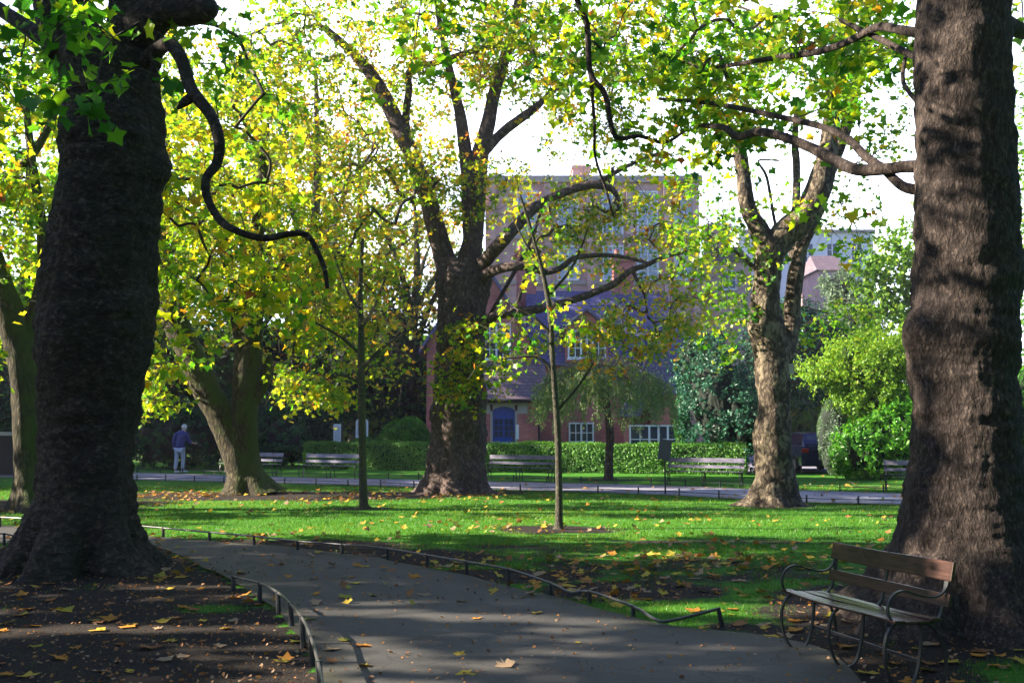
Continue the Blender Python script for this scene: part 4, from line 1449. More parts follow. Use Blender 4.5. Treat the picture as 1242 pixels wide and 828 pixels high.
mb = MB(); loft(mb, [carsec(0, .74, .42, .75, .9), carsec(.08, .84, .26, .95, .9), carsec(.9, .88, .22, .98, .9), carsec(2.6, .88, .22, .95, .9), carsec(3.7, .85, .24, .80, .9), carsec(4.15, .70, .35, .62, .9)])
body = mb.build('body', M['carblue'], car, bevel=.03)
mb = MB(); loft(mb, [carsec(.15, .76, .97, 1.0, .85), carsec(.62, .66, .98, 1.38, .85), carsec(1.9, .66, .98, 1.42, .85), carsec(2.75, .74, .95, .99, .85)])
mb.build('cabin', M['carblue'], car, bevel=.03)
mb = MB()
mb.add([(cxm - .60, Yk + .19, 1.06), (cxm + .60, Yk + .19, 1.06), (cxm + .52, Yk + .515, 1.35), (cxm - .52, Yk + .515, 1.35)], [(0, 1, 2, 3)])
mb.build('rear_window', M['glass'], car)
for s_ in (-1, 1):
    mb = MB(); mb.box(cxm + s_ * .72 - .13, cxm + s_ * .72 + .11, Yk - .02, Yk + .12, .74, .90); mb.build('tail_light', M['red'], car, bevel=.02)
    for yy in (.8, 3.3):
        mb = MB(); mb.tube([(cxm + s_ * .72, Yk + yy, .31), (cxm + s_ * .90, Yk + yy, .31)], .31, 24); wv = mb.build('wheel', M['rubber'], car)
        mb = MB(); mb.tube([(cxm + s_ * .895, Yk + yy, .31), (cxm + s_ * .91, Yk + yy, .31)], .19, 16); mb.build('rim', M['rail'], wv)
mb = MB(); mb.box(cxm - .26, cxm + .26, Yk - .03, Yk - .004, .50, .62); mb.build('number_plate', plain('plate_white', (.5, .5, .45)), car)
mb = MB(); mb.box(cxm - .82, cxm + .82, Yk - .06, Yk + .1, .30, .48); mb.build('bumper', M['carblue'], car, bevel=.03)


# ------------------------------------------------------------------ the walking man
def skin_obj(name, verts, edges, radii, mat, parent, sub=2, root_i=0):
    me = bpy.data.meshes.new(name); me.from_pydata(verts, edges, []); me.update()
    o = bpy.data.objects.new(name, me); COL.objects.link(o)
    m = o.modifiers.new('skin', 'SKIN'); m.use_smooth_shade = True
    sv = me.skin_vertices[0] if me.skin_vertices else None
    if sv is None:
        bm = bmesh.new(); bm.from_mesh(me); bm.verts.layers.skin.verify(); bm.to_mesh(me); bm.free(); sv = me.skin_vertices[0]
    for i, r_ in enumerate(radii):
        sv.data[i].radius = r_ if hasattr(r_, '__len__') else (r_, r_)
        sv.data[i].use_root = (i == root_i)
    s_ = o.modifiers.new('sub', 'SUBSURF'); s_.levels = sub; s_.render_levels = sub
    dg = bpy.context.evaluated_depsgraph_get()
    me2 = bpy.data.meshes.new_from_object(o.evaluated_get(dg))
    bpy.data.objects.remove(o)
    o2 = link(name, me2, mat, parent, smooth=True)
    return o2


skin_m = plain("skin", (.52, .33, .26), .5, var=.08)
cloth_navy = plain("navy_quilted_nylon", (.012, .018, .17), .42, var=.2)
jeans = plain("pale_blue_denim", (.42, .46, .58), .8, var=.15)
white_hair = plain("white_hair", (.62, .61, .60), .8, var=.1, vs_=40)
g = G(217, 573.5)
man = thing('person', 'white haired man in a navy padded jacket and pale jeans walking away', 'person', (g.x, g.y, 0))
W = lambda x, y, z: (g.x + x, g.y + y, z)
# facing away and to the right (+y, +x); body leans forward, head bowed
bv = [W(0, 0, .93), W(.01, .03, 1.12), W(.03, .06, 1.32), W(.05, .09, 1.45), W(.075, .13, 1.52), W(.10, .165, 1.60), W(.11, .18, 1.68),
      W(-.085, .02, .90), W(-.10, .0, .50), W(-.11, -.10, .09), W(-.07, .03, .045),
      W(.09, .02, .90), W(.105, .10, .50), W(.10, .06, .09), W(.16, .17, .045),
      W(-.17, .05, 1.39), W(-.23, -.01, 1.12), W(-.20, .04, .88), W(-.19, .06, .80),
      W(.22, .10, 1.38), W(.285, .10, 1.12), W(.36, .24, 1.08), W(.41, .28, 1.09)]
be = [(0, 1), (1, 2), (2, 3), (3, 4), (4, 5), (5, 6), (0, 7), (7, 8), (8, 9), (9, 10), (0, 11), (11, 12), (12, 13), (13, 14), (3, 15), (15, 16), (16, 17), (17, 18), (3, 19), (19, 20), (20, 21), (21, 22)]
br = [(.13, .10), (.12, .10), (.14, .10), (.10, .08), .05, (.078, .088), (.06, .07), .075, .052, .036, .03, .075, .052, .036, .03, .05, .040, .028, .022, .05, .040, .028, .022]
body = skin_obj('body', bv, be, br, skin_m, man)
jv = [W(0, 0, .86), W(0, .02, .98), W(.01, .03, 1.12), W(.03, .06, 1.32), W(.05, .085, 1.44), W(.065, .11, 1.50),
      W(-.17, .05, 1.38), W(-.235, -.01, 1.12), W(-.205, .035, .90), W(.22, .10, 1.37), W(.29, .10, 1.11), W(.345, .225, 1.08)]
je = [(0, 1), (1, 2), (2, 3), (3, 4), (4, 5), (4, 6), (6, 7), (7, 8), (4, 9), (9, 10), (10, 11)]
jr = [(.185, .135), (.19, .14), (.185, .14), (.20, .15), (.13, .11), (.07, .07), .085, .07, .052, .085, .07, .052]
jk = skin_obj('jacket', jv, je, jr, cloth_navy, man)
# quilting: horizontal channels pressed into the padded cloth
for v in jk.data.vertices:
    k = math.cos((v.co.z - v.co.y * .3) * 2 * math.pi / .085)
    v.co += v.normal * (.010 * k)
tv = [W(0, .01, .90), W(-.088, .02, .84), W(-.10, .0, .50), W(-.11, -.085, .13), W(.092, .02, .84), W(.107, .10, .50), W(.10, .07, .13)]
skin_obj('trousers', tv, [(0, 1), (1, 2), (2, 3), (0, 4), (4, 5), (5, 6)], [(.17, .12), .105, .075, .062, .105, .075, .062], jeans, man)
bm = bmesh.new(); bmesh.ops.create_uvsphere(bm, u_segments=20, v_segments=14, radius=1, matrix=Matrix.Translation(W(.098, .155, 1.655)) @ Matrix.Rotation(R(-35), 4, 'Z') @ Matrix.Diagonal((.092, .105, .10, 1)))
for v in list(bm.verts):
    if v.co.z < 1.60 and v.co.y > g.y + .20: v.co.z = 1.60
me = bpy.data.meshes.new('hair'); bm.to_mesh(me); bm.free(); link('hair', me, white_hair, man, smooth=True)
for (bx, by, yy) in ((.415, .285, 0), (-.19, .065, 1)):        # hands with five fingers
    hv, he, hr = [], [], []
    zb = 1.07 if yy == 0 else .80
    fw = Vector((.75, .6, -.1)) if yy == 0 else Vector((.1, .1, -1))
    fw.normalize(); sd = Vector((.4, -.5, .7)).normalized() if yy == 0 else Vector((.8, -.6, 0)).normalized()
    b0 = Vector(W(bx, by, zb))
    hv.append(tuple(b0)); hr.append(.026); hv.append(tuple(b0 + fw * .05)); hr.append(.030); he.append((0, 1))
    for k, (off, ln) in enumerate(((-.03, .055), (-.01, .07), (.01, .068), (.03, .05))):
        i = len(hv); a_ = b0 + fw * .08 + sd * off; c_ = a_ + fw * ln * .6; d_ = c_ + (fw * .3 - Vector((0, 0, .9)) * .6) * ln * .5
        hv += [tuple(a_), tuple(c_), tuple(d_)]; hr += [.010, .009, .008]; he += [(1, i), (i, i + 1), (i + 1, i + 2)]
    i = len(hv); a_ = b0 + fw * .03 - sd * .04; c_ = a_ + fw * .035 - sd * .015
    hv += [tuple(a_), tuple(c_)]; hr += [.012, .010]; he += [(0, i), (i, i + 1)]
    skin_obj('hand', hv, he, hr, skin_m, man, 1)
shoe = plain("white_trainer", (.55, .56, .60), .6)
for (ax, ay, a) in ((-.10, -.07, -15), (.11, .09, -40)):
    bm = bmesh.new(); bmesh.ops.create_uvsphere(bm, u_segments=16, v_segments=10, radius=1, matrix=Matrix.Translation(W(ax + .03, ay + .04, .05)) @ Matrix.Rotation(R(a), 4, 'Z') @ Matrix.Diagonal((.052, .145, .062, 1)))
    for v in bm.verts: v.co.z = max(v.co.z, .012)
    me = bpy.data.meshes.new('shoe'); bm.to_mesh(me); bm.free(); link('shoe', me, shoe, man, smooth=True)


# ------------------------------------------------------------------ the big trees
PT = 'plane trees of the park'
# A: giant on the left
YA = G(95, 690).y
treeA_limbs = [
    [(95, 70, 40), (80, 20, 36), (66, -60, 32), (40, -200, 26), (10, -380, 18)],
    [(158, 75, 36), (165, 20, 34), (172, -60, 31), (190, -200, 24), (215, -380, 15)],
    [(165, 40, 26, -.2), (195, 14, 23, -.4), (222, 14, 20, -.5), (246, 10, 18, -.6), (254, 14, 11, -.7), (257, 22, 3, -.7)],
    [(172, 78, 10.66, -.2), (190, 62, 9.02, -.4), (206, 54, 8.61, -.6), (220, 72, 8.20, -.8), (230, 104, 7.79, -.9), (241, 121, 7.79, -1), (257, 142, 7.38, -1.1), (266, 172, 6.97, -1.2), (263, 198, 6.15, -1.2), (250, 217, 5.33, -1.3), (252, 241, 5.17, -1.3), (268, 268, 4.92, -1.4), (290, 281, 4.59, -1.5), (320, 289, 4.26, -1.5), (350, 284, 3.94, -1.5), (372, 285, 3.61, -1.5), (385, 305, 3.28, -1.5), (394, 328, 2.95, -1.5), (397, 350, 2.46, -1.5)],
    [(237, 115, 6.56, -1), (224, 124, 5.74, -1), (215, 132, 2.05, -1)],
    [(85, 60, 14, 0), (55, 48, 11, .2), (25, 28, 9, .5), (-10, 5, 8, .8), (-60, -30, 6, 1)],
    [(190, 100, 5, -.3), (186, 75, 4, -.4), (192, 40, 3.5, -.4), (200, 20, 3, -.4)],
]
over = lambda lo, hi, n: [rng.uniform(lo, hi) for _ in range(n)]
# high crown above the picture
ovA = [q for q in over(np.array([-13, 4.5, 6.3]), np.array([0.5, 14.5, 12.0]), 330)]
ovA += [q for q in over(np.array([-13.5, 6.0, 8.5]), np.array([-5.0, 12.5, 14.0]), 230)]  # unseen extra crown added to keep sun off the right trunk
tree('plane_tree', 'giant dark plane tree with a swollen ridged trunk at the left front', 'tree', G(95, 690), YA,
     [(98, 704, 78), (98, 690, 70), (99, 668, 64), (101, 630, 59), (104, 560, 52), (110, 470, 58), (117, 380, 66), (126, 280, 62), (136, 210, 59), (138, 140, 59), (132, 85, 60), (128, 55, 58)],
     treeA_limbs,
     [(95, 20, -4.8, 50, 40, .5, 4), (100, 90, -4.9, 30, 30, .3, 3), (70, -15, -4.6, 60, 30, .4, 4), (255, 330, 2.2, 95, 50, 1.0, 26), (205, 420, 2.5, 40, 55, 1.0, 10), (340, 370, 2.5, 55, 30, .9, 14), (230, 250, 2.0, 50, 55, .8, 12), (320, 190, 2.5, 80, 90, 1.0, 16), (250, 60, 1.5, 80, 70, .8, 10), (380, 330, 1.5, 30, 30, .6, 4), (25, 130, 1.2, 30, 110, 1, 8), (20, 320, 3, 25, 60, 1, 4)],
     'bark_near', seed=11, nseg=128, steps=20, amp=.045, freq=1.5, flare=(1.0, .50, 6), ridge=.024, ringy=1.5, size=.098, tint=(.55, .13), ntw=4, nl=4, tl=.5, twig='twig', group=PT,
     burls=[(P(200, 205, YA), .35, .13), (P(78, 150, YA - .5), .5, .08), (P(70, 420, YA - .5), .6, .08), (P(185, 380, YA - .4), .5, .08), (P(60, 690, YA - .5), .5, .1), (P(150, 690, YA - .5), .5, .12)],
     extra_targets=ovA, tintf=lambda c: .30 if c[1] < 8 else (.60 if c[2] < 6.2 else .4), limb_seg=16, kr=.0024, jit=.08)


YB = G(1162, 755).y
treeB_limbs = [
    [(1168, -10, 50), (1150, -150, 40), (1100, -350, 32), (1040, -600, 22)],
    [(1172, -10, 48), (1220, -150, 40), (1290, -350, 30)],
    [(1125, 42, 7.20, .2), (1090, 36, 5.60, .6), (1065, 33, 5.12, 1.0), (1040, 45, 4.80, 1.4), (1010, 58, 4.40, 2), (975, 66, 4.00, 2.5), (930, 72, 3.20, 3.2), (870, 82, 2.40, 4)],
    [(1125, 76, 4.80, .2), (1095, 62, 4.40, .6), (1060, 44, 3.60, 1.2), (1020, 25, 2.80, 2)],
    [(1130, 203, 8.80, .3), (1100, 202, 7.60, .5), (1075, 205, 7.20, .7), (1040, 206, 7.20, 1), (1015, 196, 6.80, 1.4), (985, 180, 6.40, 1.8), (950, 166, 5.92, 2.2), (920, 160, 5.44, 2.6), (895, 166, 4.80, 3), (878, 155, 4.00, 3.3), (850, 152, 2.80, 4)],
    [(1130, 232, 7.20, .3), (1100, 228, 6.40, .5), (1085, 218, 5.76, .7), (1072, 205, 5.44, .9), (1050, 190, 5.28, 1.2), (1030, 170, 4.80, 1.6), (1000, 155, 4.16, 2), (960, 145, 3.68, 2.6), (900, 132, 3.20, 3.2), (860, 125, 2.72, 4), (800, 120, 1.92, 5)],
    [(1130, 140, 3.20, .2), (1105, 115, 2.88, .6), (1095, 95, 2.56, 1), (1100, 60, 2.08, 1.2)],
    [(1100, -350, 16.00, 0), (980, -330, 11.20, 1.2), (850, -230, 7.20, 2.2), (740, -90, 4.80, 3), (700, -15, 4.00, 3.4), (712, 30, 3.84, 3.6), (716, 88, 3.52, 3.7), (734, 115, 3.36, 3.7), (746, 165, 3.20, 3.8), (775, 165, 2.56, 4), (805, 173, 2.08, 4.2), (830, 160, 1.44, 4.4)],
    [(716, 88, 2.40, 3.7), (721, 150, 1.92, 3.8), (722, 190, 1.60, 3.9), (735, 230, 1.44, 4), (744, 262, 1.12, 4)],
    [(1205, 20, 12, .3), (1250, 40, 9, 1), (1320, 30, 6, 2)],
]
ovB = [q for q in over(np.array([0.0, 1.5, 6.0]), np.array([11, 12.0, 11.5]), 200)]
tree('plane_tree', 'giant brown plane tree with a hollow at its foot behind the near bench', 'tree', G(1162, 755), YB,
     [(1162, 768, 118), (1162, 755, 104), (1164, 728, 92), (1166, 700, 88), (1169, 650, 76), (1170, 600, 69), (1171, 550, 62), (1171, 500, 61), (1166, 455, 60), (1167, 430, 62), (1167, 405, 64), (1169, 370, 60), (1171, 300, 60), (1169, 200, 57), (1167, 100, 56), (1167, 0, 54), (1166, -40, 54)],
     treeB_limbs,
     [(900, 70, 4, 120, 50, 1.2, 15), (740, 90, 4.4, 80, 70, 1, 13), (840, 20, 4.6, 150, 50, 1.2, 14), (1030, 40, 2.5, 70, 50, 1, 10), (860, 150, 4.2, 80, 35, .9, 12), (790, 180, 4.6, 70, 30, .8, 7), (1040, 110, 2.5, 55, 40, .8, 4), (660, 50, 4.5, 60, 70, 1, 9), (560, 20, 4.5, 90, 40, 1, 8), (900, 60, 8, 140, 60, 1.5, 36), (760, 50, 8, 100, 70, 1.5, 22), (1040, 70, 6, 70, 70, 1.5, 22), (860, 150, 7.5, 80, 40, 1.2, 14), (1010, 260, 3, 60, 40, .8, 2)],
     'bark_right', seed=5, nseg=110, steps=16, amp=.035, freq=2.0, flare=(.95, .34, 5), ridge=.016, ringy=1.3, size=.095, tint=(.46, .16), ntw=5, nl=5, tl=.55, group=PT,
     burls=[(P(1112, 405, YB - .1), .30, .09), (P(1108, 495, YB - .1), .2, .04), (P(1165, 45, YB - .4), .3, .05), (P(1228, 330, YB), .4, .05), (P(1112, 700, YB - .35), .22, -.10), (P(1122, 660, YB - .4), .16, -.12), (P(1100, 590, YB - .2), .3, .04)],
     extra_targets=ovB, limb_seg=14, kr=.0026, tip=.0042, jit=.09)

# C: leaning forked mossy tree
YC = G(300, 598).y
tree('plane_tree', 'leaning mossy tree that forks low into two thick stems', 'tree', G(300, 598), YC,
     [(302, 602, 31.92), (300, 590, 26.88), (297, 572, 21.00), (296, 550, 17.64), (295, 520, 15.96), (297, 480, 15.12), (300, 440, 15.96), (304, 400, 14.28), (308, 350, 11.76), (312, 290, 9.24), (318, 220, 6.72), (322, 150, 5.04)],
     [[(298, 578, 20.16), (285, 540, 18.48), (268, 505, 16.80), (250, 472, 15.96), (236, 440, 15.54), (224, 415, 15.12), (212, 385, 15.12), (203, 350, 12.60), (196, 300, 10.08), (180, 240, 7.56), (170, 180, 5.04)],
      [(300, 450, 10.92), (292, 400, 10.08), (284, 350, 8.40), (270, 290, 6.72), (255, 220, 5.04)],
      [(296, 500, 8.40), (312, 480, 6.72), (322, 460, 5.88), (326, 440, 5.04), (328, 430, 1.68)],
      [(308, 380, 9), (330, 340, 7), (360, 300, 5), (390, 270, 4)], [(225, 400, 10), (190, 370, 8), (150, 340, 6), (110, 320, 4)]],
     [(200, 230, -1, 75, 110, 2.2, 60), (290, 190, -1, 90, 100, 2.4, 62), (360, 300, -1, 80, 80, 2.2, 50), (250, 335, -2, 85, 30, 1.5, 34), (185, 452, -1.5, 32, 42, 1.2, 20), (375, 470, -1.5, 48, 30, 1.4, 22), (390, 400, -1, 50, 40, 1, 20), (220, 90, 0, 80, 70, 2, 30), (330, 60, 0, 80, 60, 2, 22), (120, 300, -1, 50, 90, 2, 25)],
     'bark_moss', seed=21, nseg=48, steps=9, amp=.045, freq=2.2, flare=(.7, .32, 5), ridge=.014, size=.10, tint=(.58, .13), ntw=5, nl=7, tl=.65, group=PT, limb_seg=26, kr=.006)

# D: tree behind the left giant
gD = G(35, 618)
tree('plane_tree', 'pale greenish trunk half hidden behind the giant dark tree at the left edge', 'tree', gD, gD.y,
     [(44, 624, 38), (42, 610, 26), (38, 580, 20), (34, 520, 17), (30, 460, 17), (22, 410, 18), (12, 380, 17), (-2, 340, 14), (-20, 270, 12), (-30, 180, 8)],
     [[(26, 420, 12), (42, 380, 9), (52, 330, 7), (50, 270, 6), (40, 200, 5), (30, 120, 4)], [(-20, 270, 8), (10, 220, 6), (45, 180, 5), (70, 130, 4)]],
     [(30, 120, 0, 55, 110, 1.8, 40), (35, 290, 0, 50, 80, 1.6, 34), (10, 400, 0, 40, 40, 1.5, 10), (-60, 250, 0, 60, 160, 2, 30), (15, 215, -1, 30, 60, 1, 12)],
     'bark_moss', seed=31, nseg=36, steps=8, amp=.06, freq=2.5, flare=(.8, .4, 5), size=.105, tint=(.50, .14), ntw=5, nl=8, tl=.7, group=PT, limb_seg=14)

# E: big central plane
YE = G(553, 597).y
tree('plane_tree', 'massive burred plane tree in the centre with crooked limbs reaching right', 'tree', G(553, 597), YE,
     [(553, 602, 50), (553, 592, 42), (555, 570, 36), (556, 545, 34), (556, 500, 32), (556, 450, 30), (558, 410, 31), (561, 370, 31), (563, 340, 33), (566, 318, 30)],
     [[(548, 345, 15.96), (538, 310, 13.44), (528, 275, 11.76), (516, 232, 10.92), (502, 195, 10.50), (486, 160, 10.08), (466, 118, 9.24), (448, 88, 7.56), (425, 62, 5.88), (395, 35, 4.20)],
      [(566, 340, 16.80), (572, 300, 13.44), (577, 260, 11.76), (580, 220, 10.92), (582, 190, 10.92), (592, 150, 9.24), (600, 110, 7.56), (612, 72, 6.72), (622, 35, 5.88), (632, -20, 4.20)],
      [(572, 290, 10.92), (569, 240, 9.24), (566, 200, 8.40), (560, 150, 7.56), (550, 105, 5.88), (540, 60, 4.20), (530, 10, 3.36)],
      [(582, 190, 7.56), (600, 170, 6.72), (620, 152, 5.88), (648, 132, 5.04), (672, 110, 3.36), (700, 95, 2.52)],
      [(497, 190, 5.88), (492, 150, 5.04), (496, 110, 4.62), (498, 85, 4.20), (530, 76, 3.86), (560, 66, 3.70), (600, 55, 3.70), (632, 54, 3.70), (655, 68, 3.36), (680, 72, 2.52), (720, 75, 1.68)],
      [(576, 335, 10.69, -0.00), (592, 312, 8.81, -0.75), (612, 290, 7.55, -1.50), (632, 268, 6.93, -1.50), (648, 252, 6.29, -1.50), (668, 240, 5.03, -1.50), (700, 228, 5.03, -1.50), (722, 224, 5.03, -1.50), (742, 230, 3.78, -1.50), (752, 245, 1.88, -1.50)],
      [(720, 226, 3.37), (745, 210, 2.81), (775, 195, 1.96), (800, 185, 1.41)],
      [(574, 345, 9.43, -0.00), (595, 330, 6.93, -0.75), (620, 323, 5.67, -1.50), (645, 324, 5.67, -1.50), (662, 330, 4.41, -1.50), (680, 325, 3.78, -1.50), (700, 312, 3.14, -1.50), (745, 310, 2.52, -1.50), (790, 320, 1.58, -1.50)],
      [(580, 400, 8.18, -0.00), (592, 388, 6.29, -0.75), (610, 381, 5.67, -1.50), (640, 377, 5.35, -1.50), (668, 371, 5.03, -1.50), (700, 362, 4.73, -1.50), (728, 352, 4.41, -1.50), (748, 342, 4.41, -1.50), (765, 328, 3.78, -1.50), (782, 322, 3.14, -1.50), (808, 311, 2.52, -1.50), (840, 304, 1.88, -1.50)],
      [(642, 325, 2.81), (634, 345, 2.53), (630, 365, 1.69)],
      [(767, 328, 2.24), (775, 345, 1.69), (782, 360, 1.36), (786, 385, 0.90)],
      [(590, 390, 2.81), (640, 300, 2.24), (655, 260, 1.69)]],
     [(430, 60, 0, 90, 80, 3, 70), (550, 50, 0, 110, 70, 3, 80), (650, 60, 0, 90, 60, 2.6, 46), (450, 190, 0, 80, 80, 2.5, 56), (400, 320, 0, 70, 80, 2.2, 44), (455, 320, -1, 50, 70, 2, 26), (550, 215, -1.2, 75, 50, 1.5, 34), (660, 240, 1.2, 90, 50, 1.2, 44), (770, 235, 1.2, 80, 60, 1.4, 58), (775, 385, .2, 60, 50, 1.2, 34), (700, 305, 1.2, 80, 35, 1.2, 24), (800, 310, 1.2, 50, 40, 1.2, 20), (825, 360, 0, 40, 55, 1.5, 24), (740, 420, 0, 60, 35, 1.0, 14), (650, 410, .4, 60, 30, 1.0, 8), (455, 420, -1, 50, 50, 1.5, 12), (500, -60, 0, 160, 70, 3, 30), (760, 60, 0, 90, 80, 2.4, 70), (700, 150, .5, 70, 50, 2, 24), (620, 30, 0, 80, 60, 2, 40), (340, 100, 0, 60, 90, 2, 40)],
     'bark_mid', seed=41, nseg=84, steps=12, amp=.075, freq=2.2, flare=(.8, .16, 7), ridge=.035, size=.078, tint=(.60, .15), ntw=5, nl=9, tl=.7, group=PT, limb_seg=16, twig='twig',
     extra_targets=vol_points([(560, 395, -.9, 28, 14, .3, 5), (535, 450, -1.0, 25, 25, .3, 6), (575, 470, -1.0, 30, 28, .3, 9), (590, 430, -1.0, 35, 25, .3, 6), (555, 425, -1, 30, 20, .3, 4)], YE), kr=.006,
     burls=[(P(530, 560, YE - .4), .5, .14), (P(575, 520, YE - .5), .4, .1), (P(540, 470, YE - .5), .4, .1), (P(570, 400, YE - .5), .4, .08), (P(526, 500, YE), .35, .1)])

# F: pale forked plane on the right
YF = G(937, 612).y
tree('plane_tree', 'pale blotched plane tree forking widely above the nest box', 'tree', G(937, 612), YF,
     [(937, 617, 36), (938, 604, 28), (940, 580, 25), (938, 552, 22), (937, 520, 22), (939, 490, 19), (937, 455, 21), (935, 425, 19), (930, 398, 20), (928, 370, 17), (930, 340, 16.5), (934, 305, 17), (936, 290, 17)],
     [[(934, 308, 17), (950, 285, 17), (968, 270, 17), (984, 250, 16.5), (994, 225, 16), (1001, 200, 14), (1005, 175, 10.5), (1008, 150, 10), (1012, 110, 10), (1018, 75, 9), (1022, 40, 8), (1026, 0, 6), (1030, -80, 4)],
      [(932, 300, 14), (920, 277, 12), (909, 258, 10), (904, 235, 9), (901, 210, 8.5), (898, 190, 9), (894, 172, 8), (893, 160, 4)],
      [(942, 440, 13, .3), (955, 415, 12, .5), (960, 390, 10.5, .6), (962, 360, 10, .6), (966, 330, 10, .6), (972, 300, 8, .7), (985, 270, 8, .8), (997, 235, 8, .9), (1010, 200, 7.5, .9), (1024, 160, 7.5, 1), (1034, 120, 7, 1), (1043, 85, 6, 1), (1050, 40, 4.5, 1), (1056, -40, 3, 1)],
      [(966, 320, 6, .8), (958, 285, 5, 1.5), (965, 250, 4.8, 2.5), (966, 200, 4.6, 3), (964, 170, 4.3, 3), (968, 120, 3.5, 3)],
      [(944, 290, 2.2), (938, 260, 2), (930, 215, 1.8), (920, 195, 1.4), (945, 195, .9)],
      [(934, 345, 4), (915, 325, 3), (900, 312, 2.4), (885, 300, 1.6)]],
     [(990, 60, 0, 90, 80, 2, 34), (880, 90, 1, 90, 80, 2, 44), (1060, 120, 1, 50, 90, 1.8, 20), (1020, -60, 0, 120, 70, 2.5, 18), (880, 300, 0, 55, 45, 1.4, 22), (940, 220, 0, 70, 50, 1.5, 5), (1040, 260, 1, 60, 70, 1.5, 10), (850, 250, 1, 50, 60, 1.5, 16), (880, 390, .5, 40, 40, 1.2, 10), (1000, 390, 2, 45, 35, 1, 10)],
     'bark_pale', seed=51, nseg=56, steps=10, amp=.07, freq=3.2, flare=(.7, .35, 5), ridge=.012, size=.085, tint=(.45, .13), ntw=5, nl=6, tl=.6, group=PT, limb_seg=22, kr=.0045, tip=.004,
     burls=[(P(917, 400, YF - .2), .28, .12), (P(925, 520, YF - .3), .25, .07), (P(945, 548, YF - .3), .3, .06), (P(897, 258, YF), .12, .06)])

# saplings on the lawn
g = G(440, 617.5)
tree('sapling', 'thin grey green sapling left of the massive central plane tree', 'tree', g, g.y,
     [(443, 619, 7.5), (441, 608, 5.4), (440, 570, 4.6), (439, 500, 4.6), (438, 450, 4.4), (438, 400, 3.8), (437, 350, 3), (440, 290, 2)],
     [[(438, 450, 2.5), (460, 425, 2), (490, 405, 1.5), (515, 390, 1)], [(438, 430, 2.4), (415, 410, 2), (390, 395, 1.5), (360, 380, 1)], [(438, 400, 2), (455, 370, 1.6), (470, 330, 1.2)], [(438, 465, 2), (415, 455, 1.5), (395, 460, 1)], [(438, 380, 2), (420, 350, 1.5), (405, 310, 1)]],
     [(440, 400, 0, 75, 70, 1.1, 34), (430, 330, 0, 60, 50, 1, 18), (400, 450, 0, 40, 40, .8, 10), (480, 450, 0, 40, 40, .8, 8)],
     'bark_thin', seed=61, nseg=14, steps=6, amp=.03, freq=8, flare=(.12, .4, 3), size=.07, tint=(.66, .14), ntw=6, nl=1, tl=.6, limb_seg=8, kr=.002, tip=.003, twig='twig')
g = G(678, 641)
tree('sapling', 'thin sapling standing in a bare earth patch right of centre on the lawn', 'tree', g, g.y,
     [(678, 643, 6.6), (678, 630, 4.6), (678, 590, 4.2), (677, 540, 3.9), (675, 500, 3.7), (671, 450, 3.4), (669, 410, 3.2), (666, 370, 3.4), (658, 330, 2.8), (650, 300, 2.2), (640, 265, 1.8), (630, 235, 1.4)],
     [[(669, 405, 2.2), (648, 385, 1.7), (632, 375, 1.3), (615, 366, .9)], [(672, 460, 2.2), (662, 440, 1.8), (645, 432, 1.4), (600, 436, .9)], [(664, 360, 2), (690, 330, 1.6), (705, 300, 1.2), (715, 270, .8)], [(655, 320, 1.6), (640, 300, 1.2), (620, 260, .8)], [(674, 500, 2), (700, 470, 1.4), (720, 440, 1)]],
     [(660, 330, 0, 50, 60, .8, 8), (640, 260, 0, 40, 40, .6, 6), (630, 400, 0, 40, 35, .6, 7), (700, 380, 0, 40, 50, .6, 8), (610, 440, 0, 35, 12, .4, 5), (590, 400, 0, 30, 30, .5, 4)],
     'bark_thin', seed=71, nseg=14, steps=6, amp=.03, freq=8, flare=(.12, .4, 3), size=.075, tint=(.50, .16), ntw=3, nl=3, tl=.35, limb_seg=8, kr=.002, tip=.0028, twig='twig_pale')

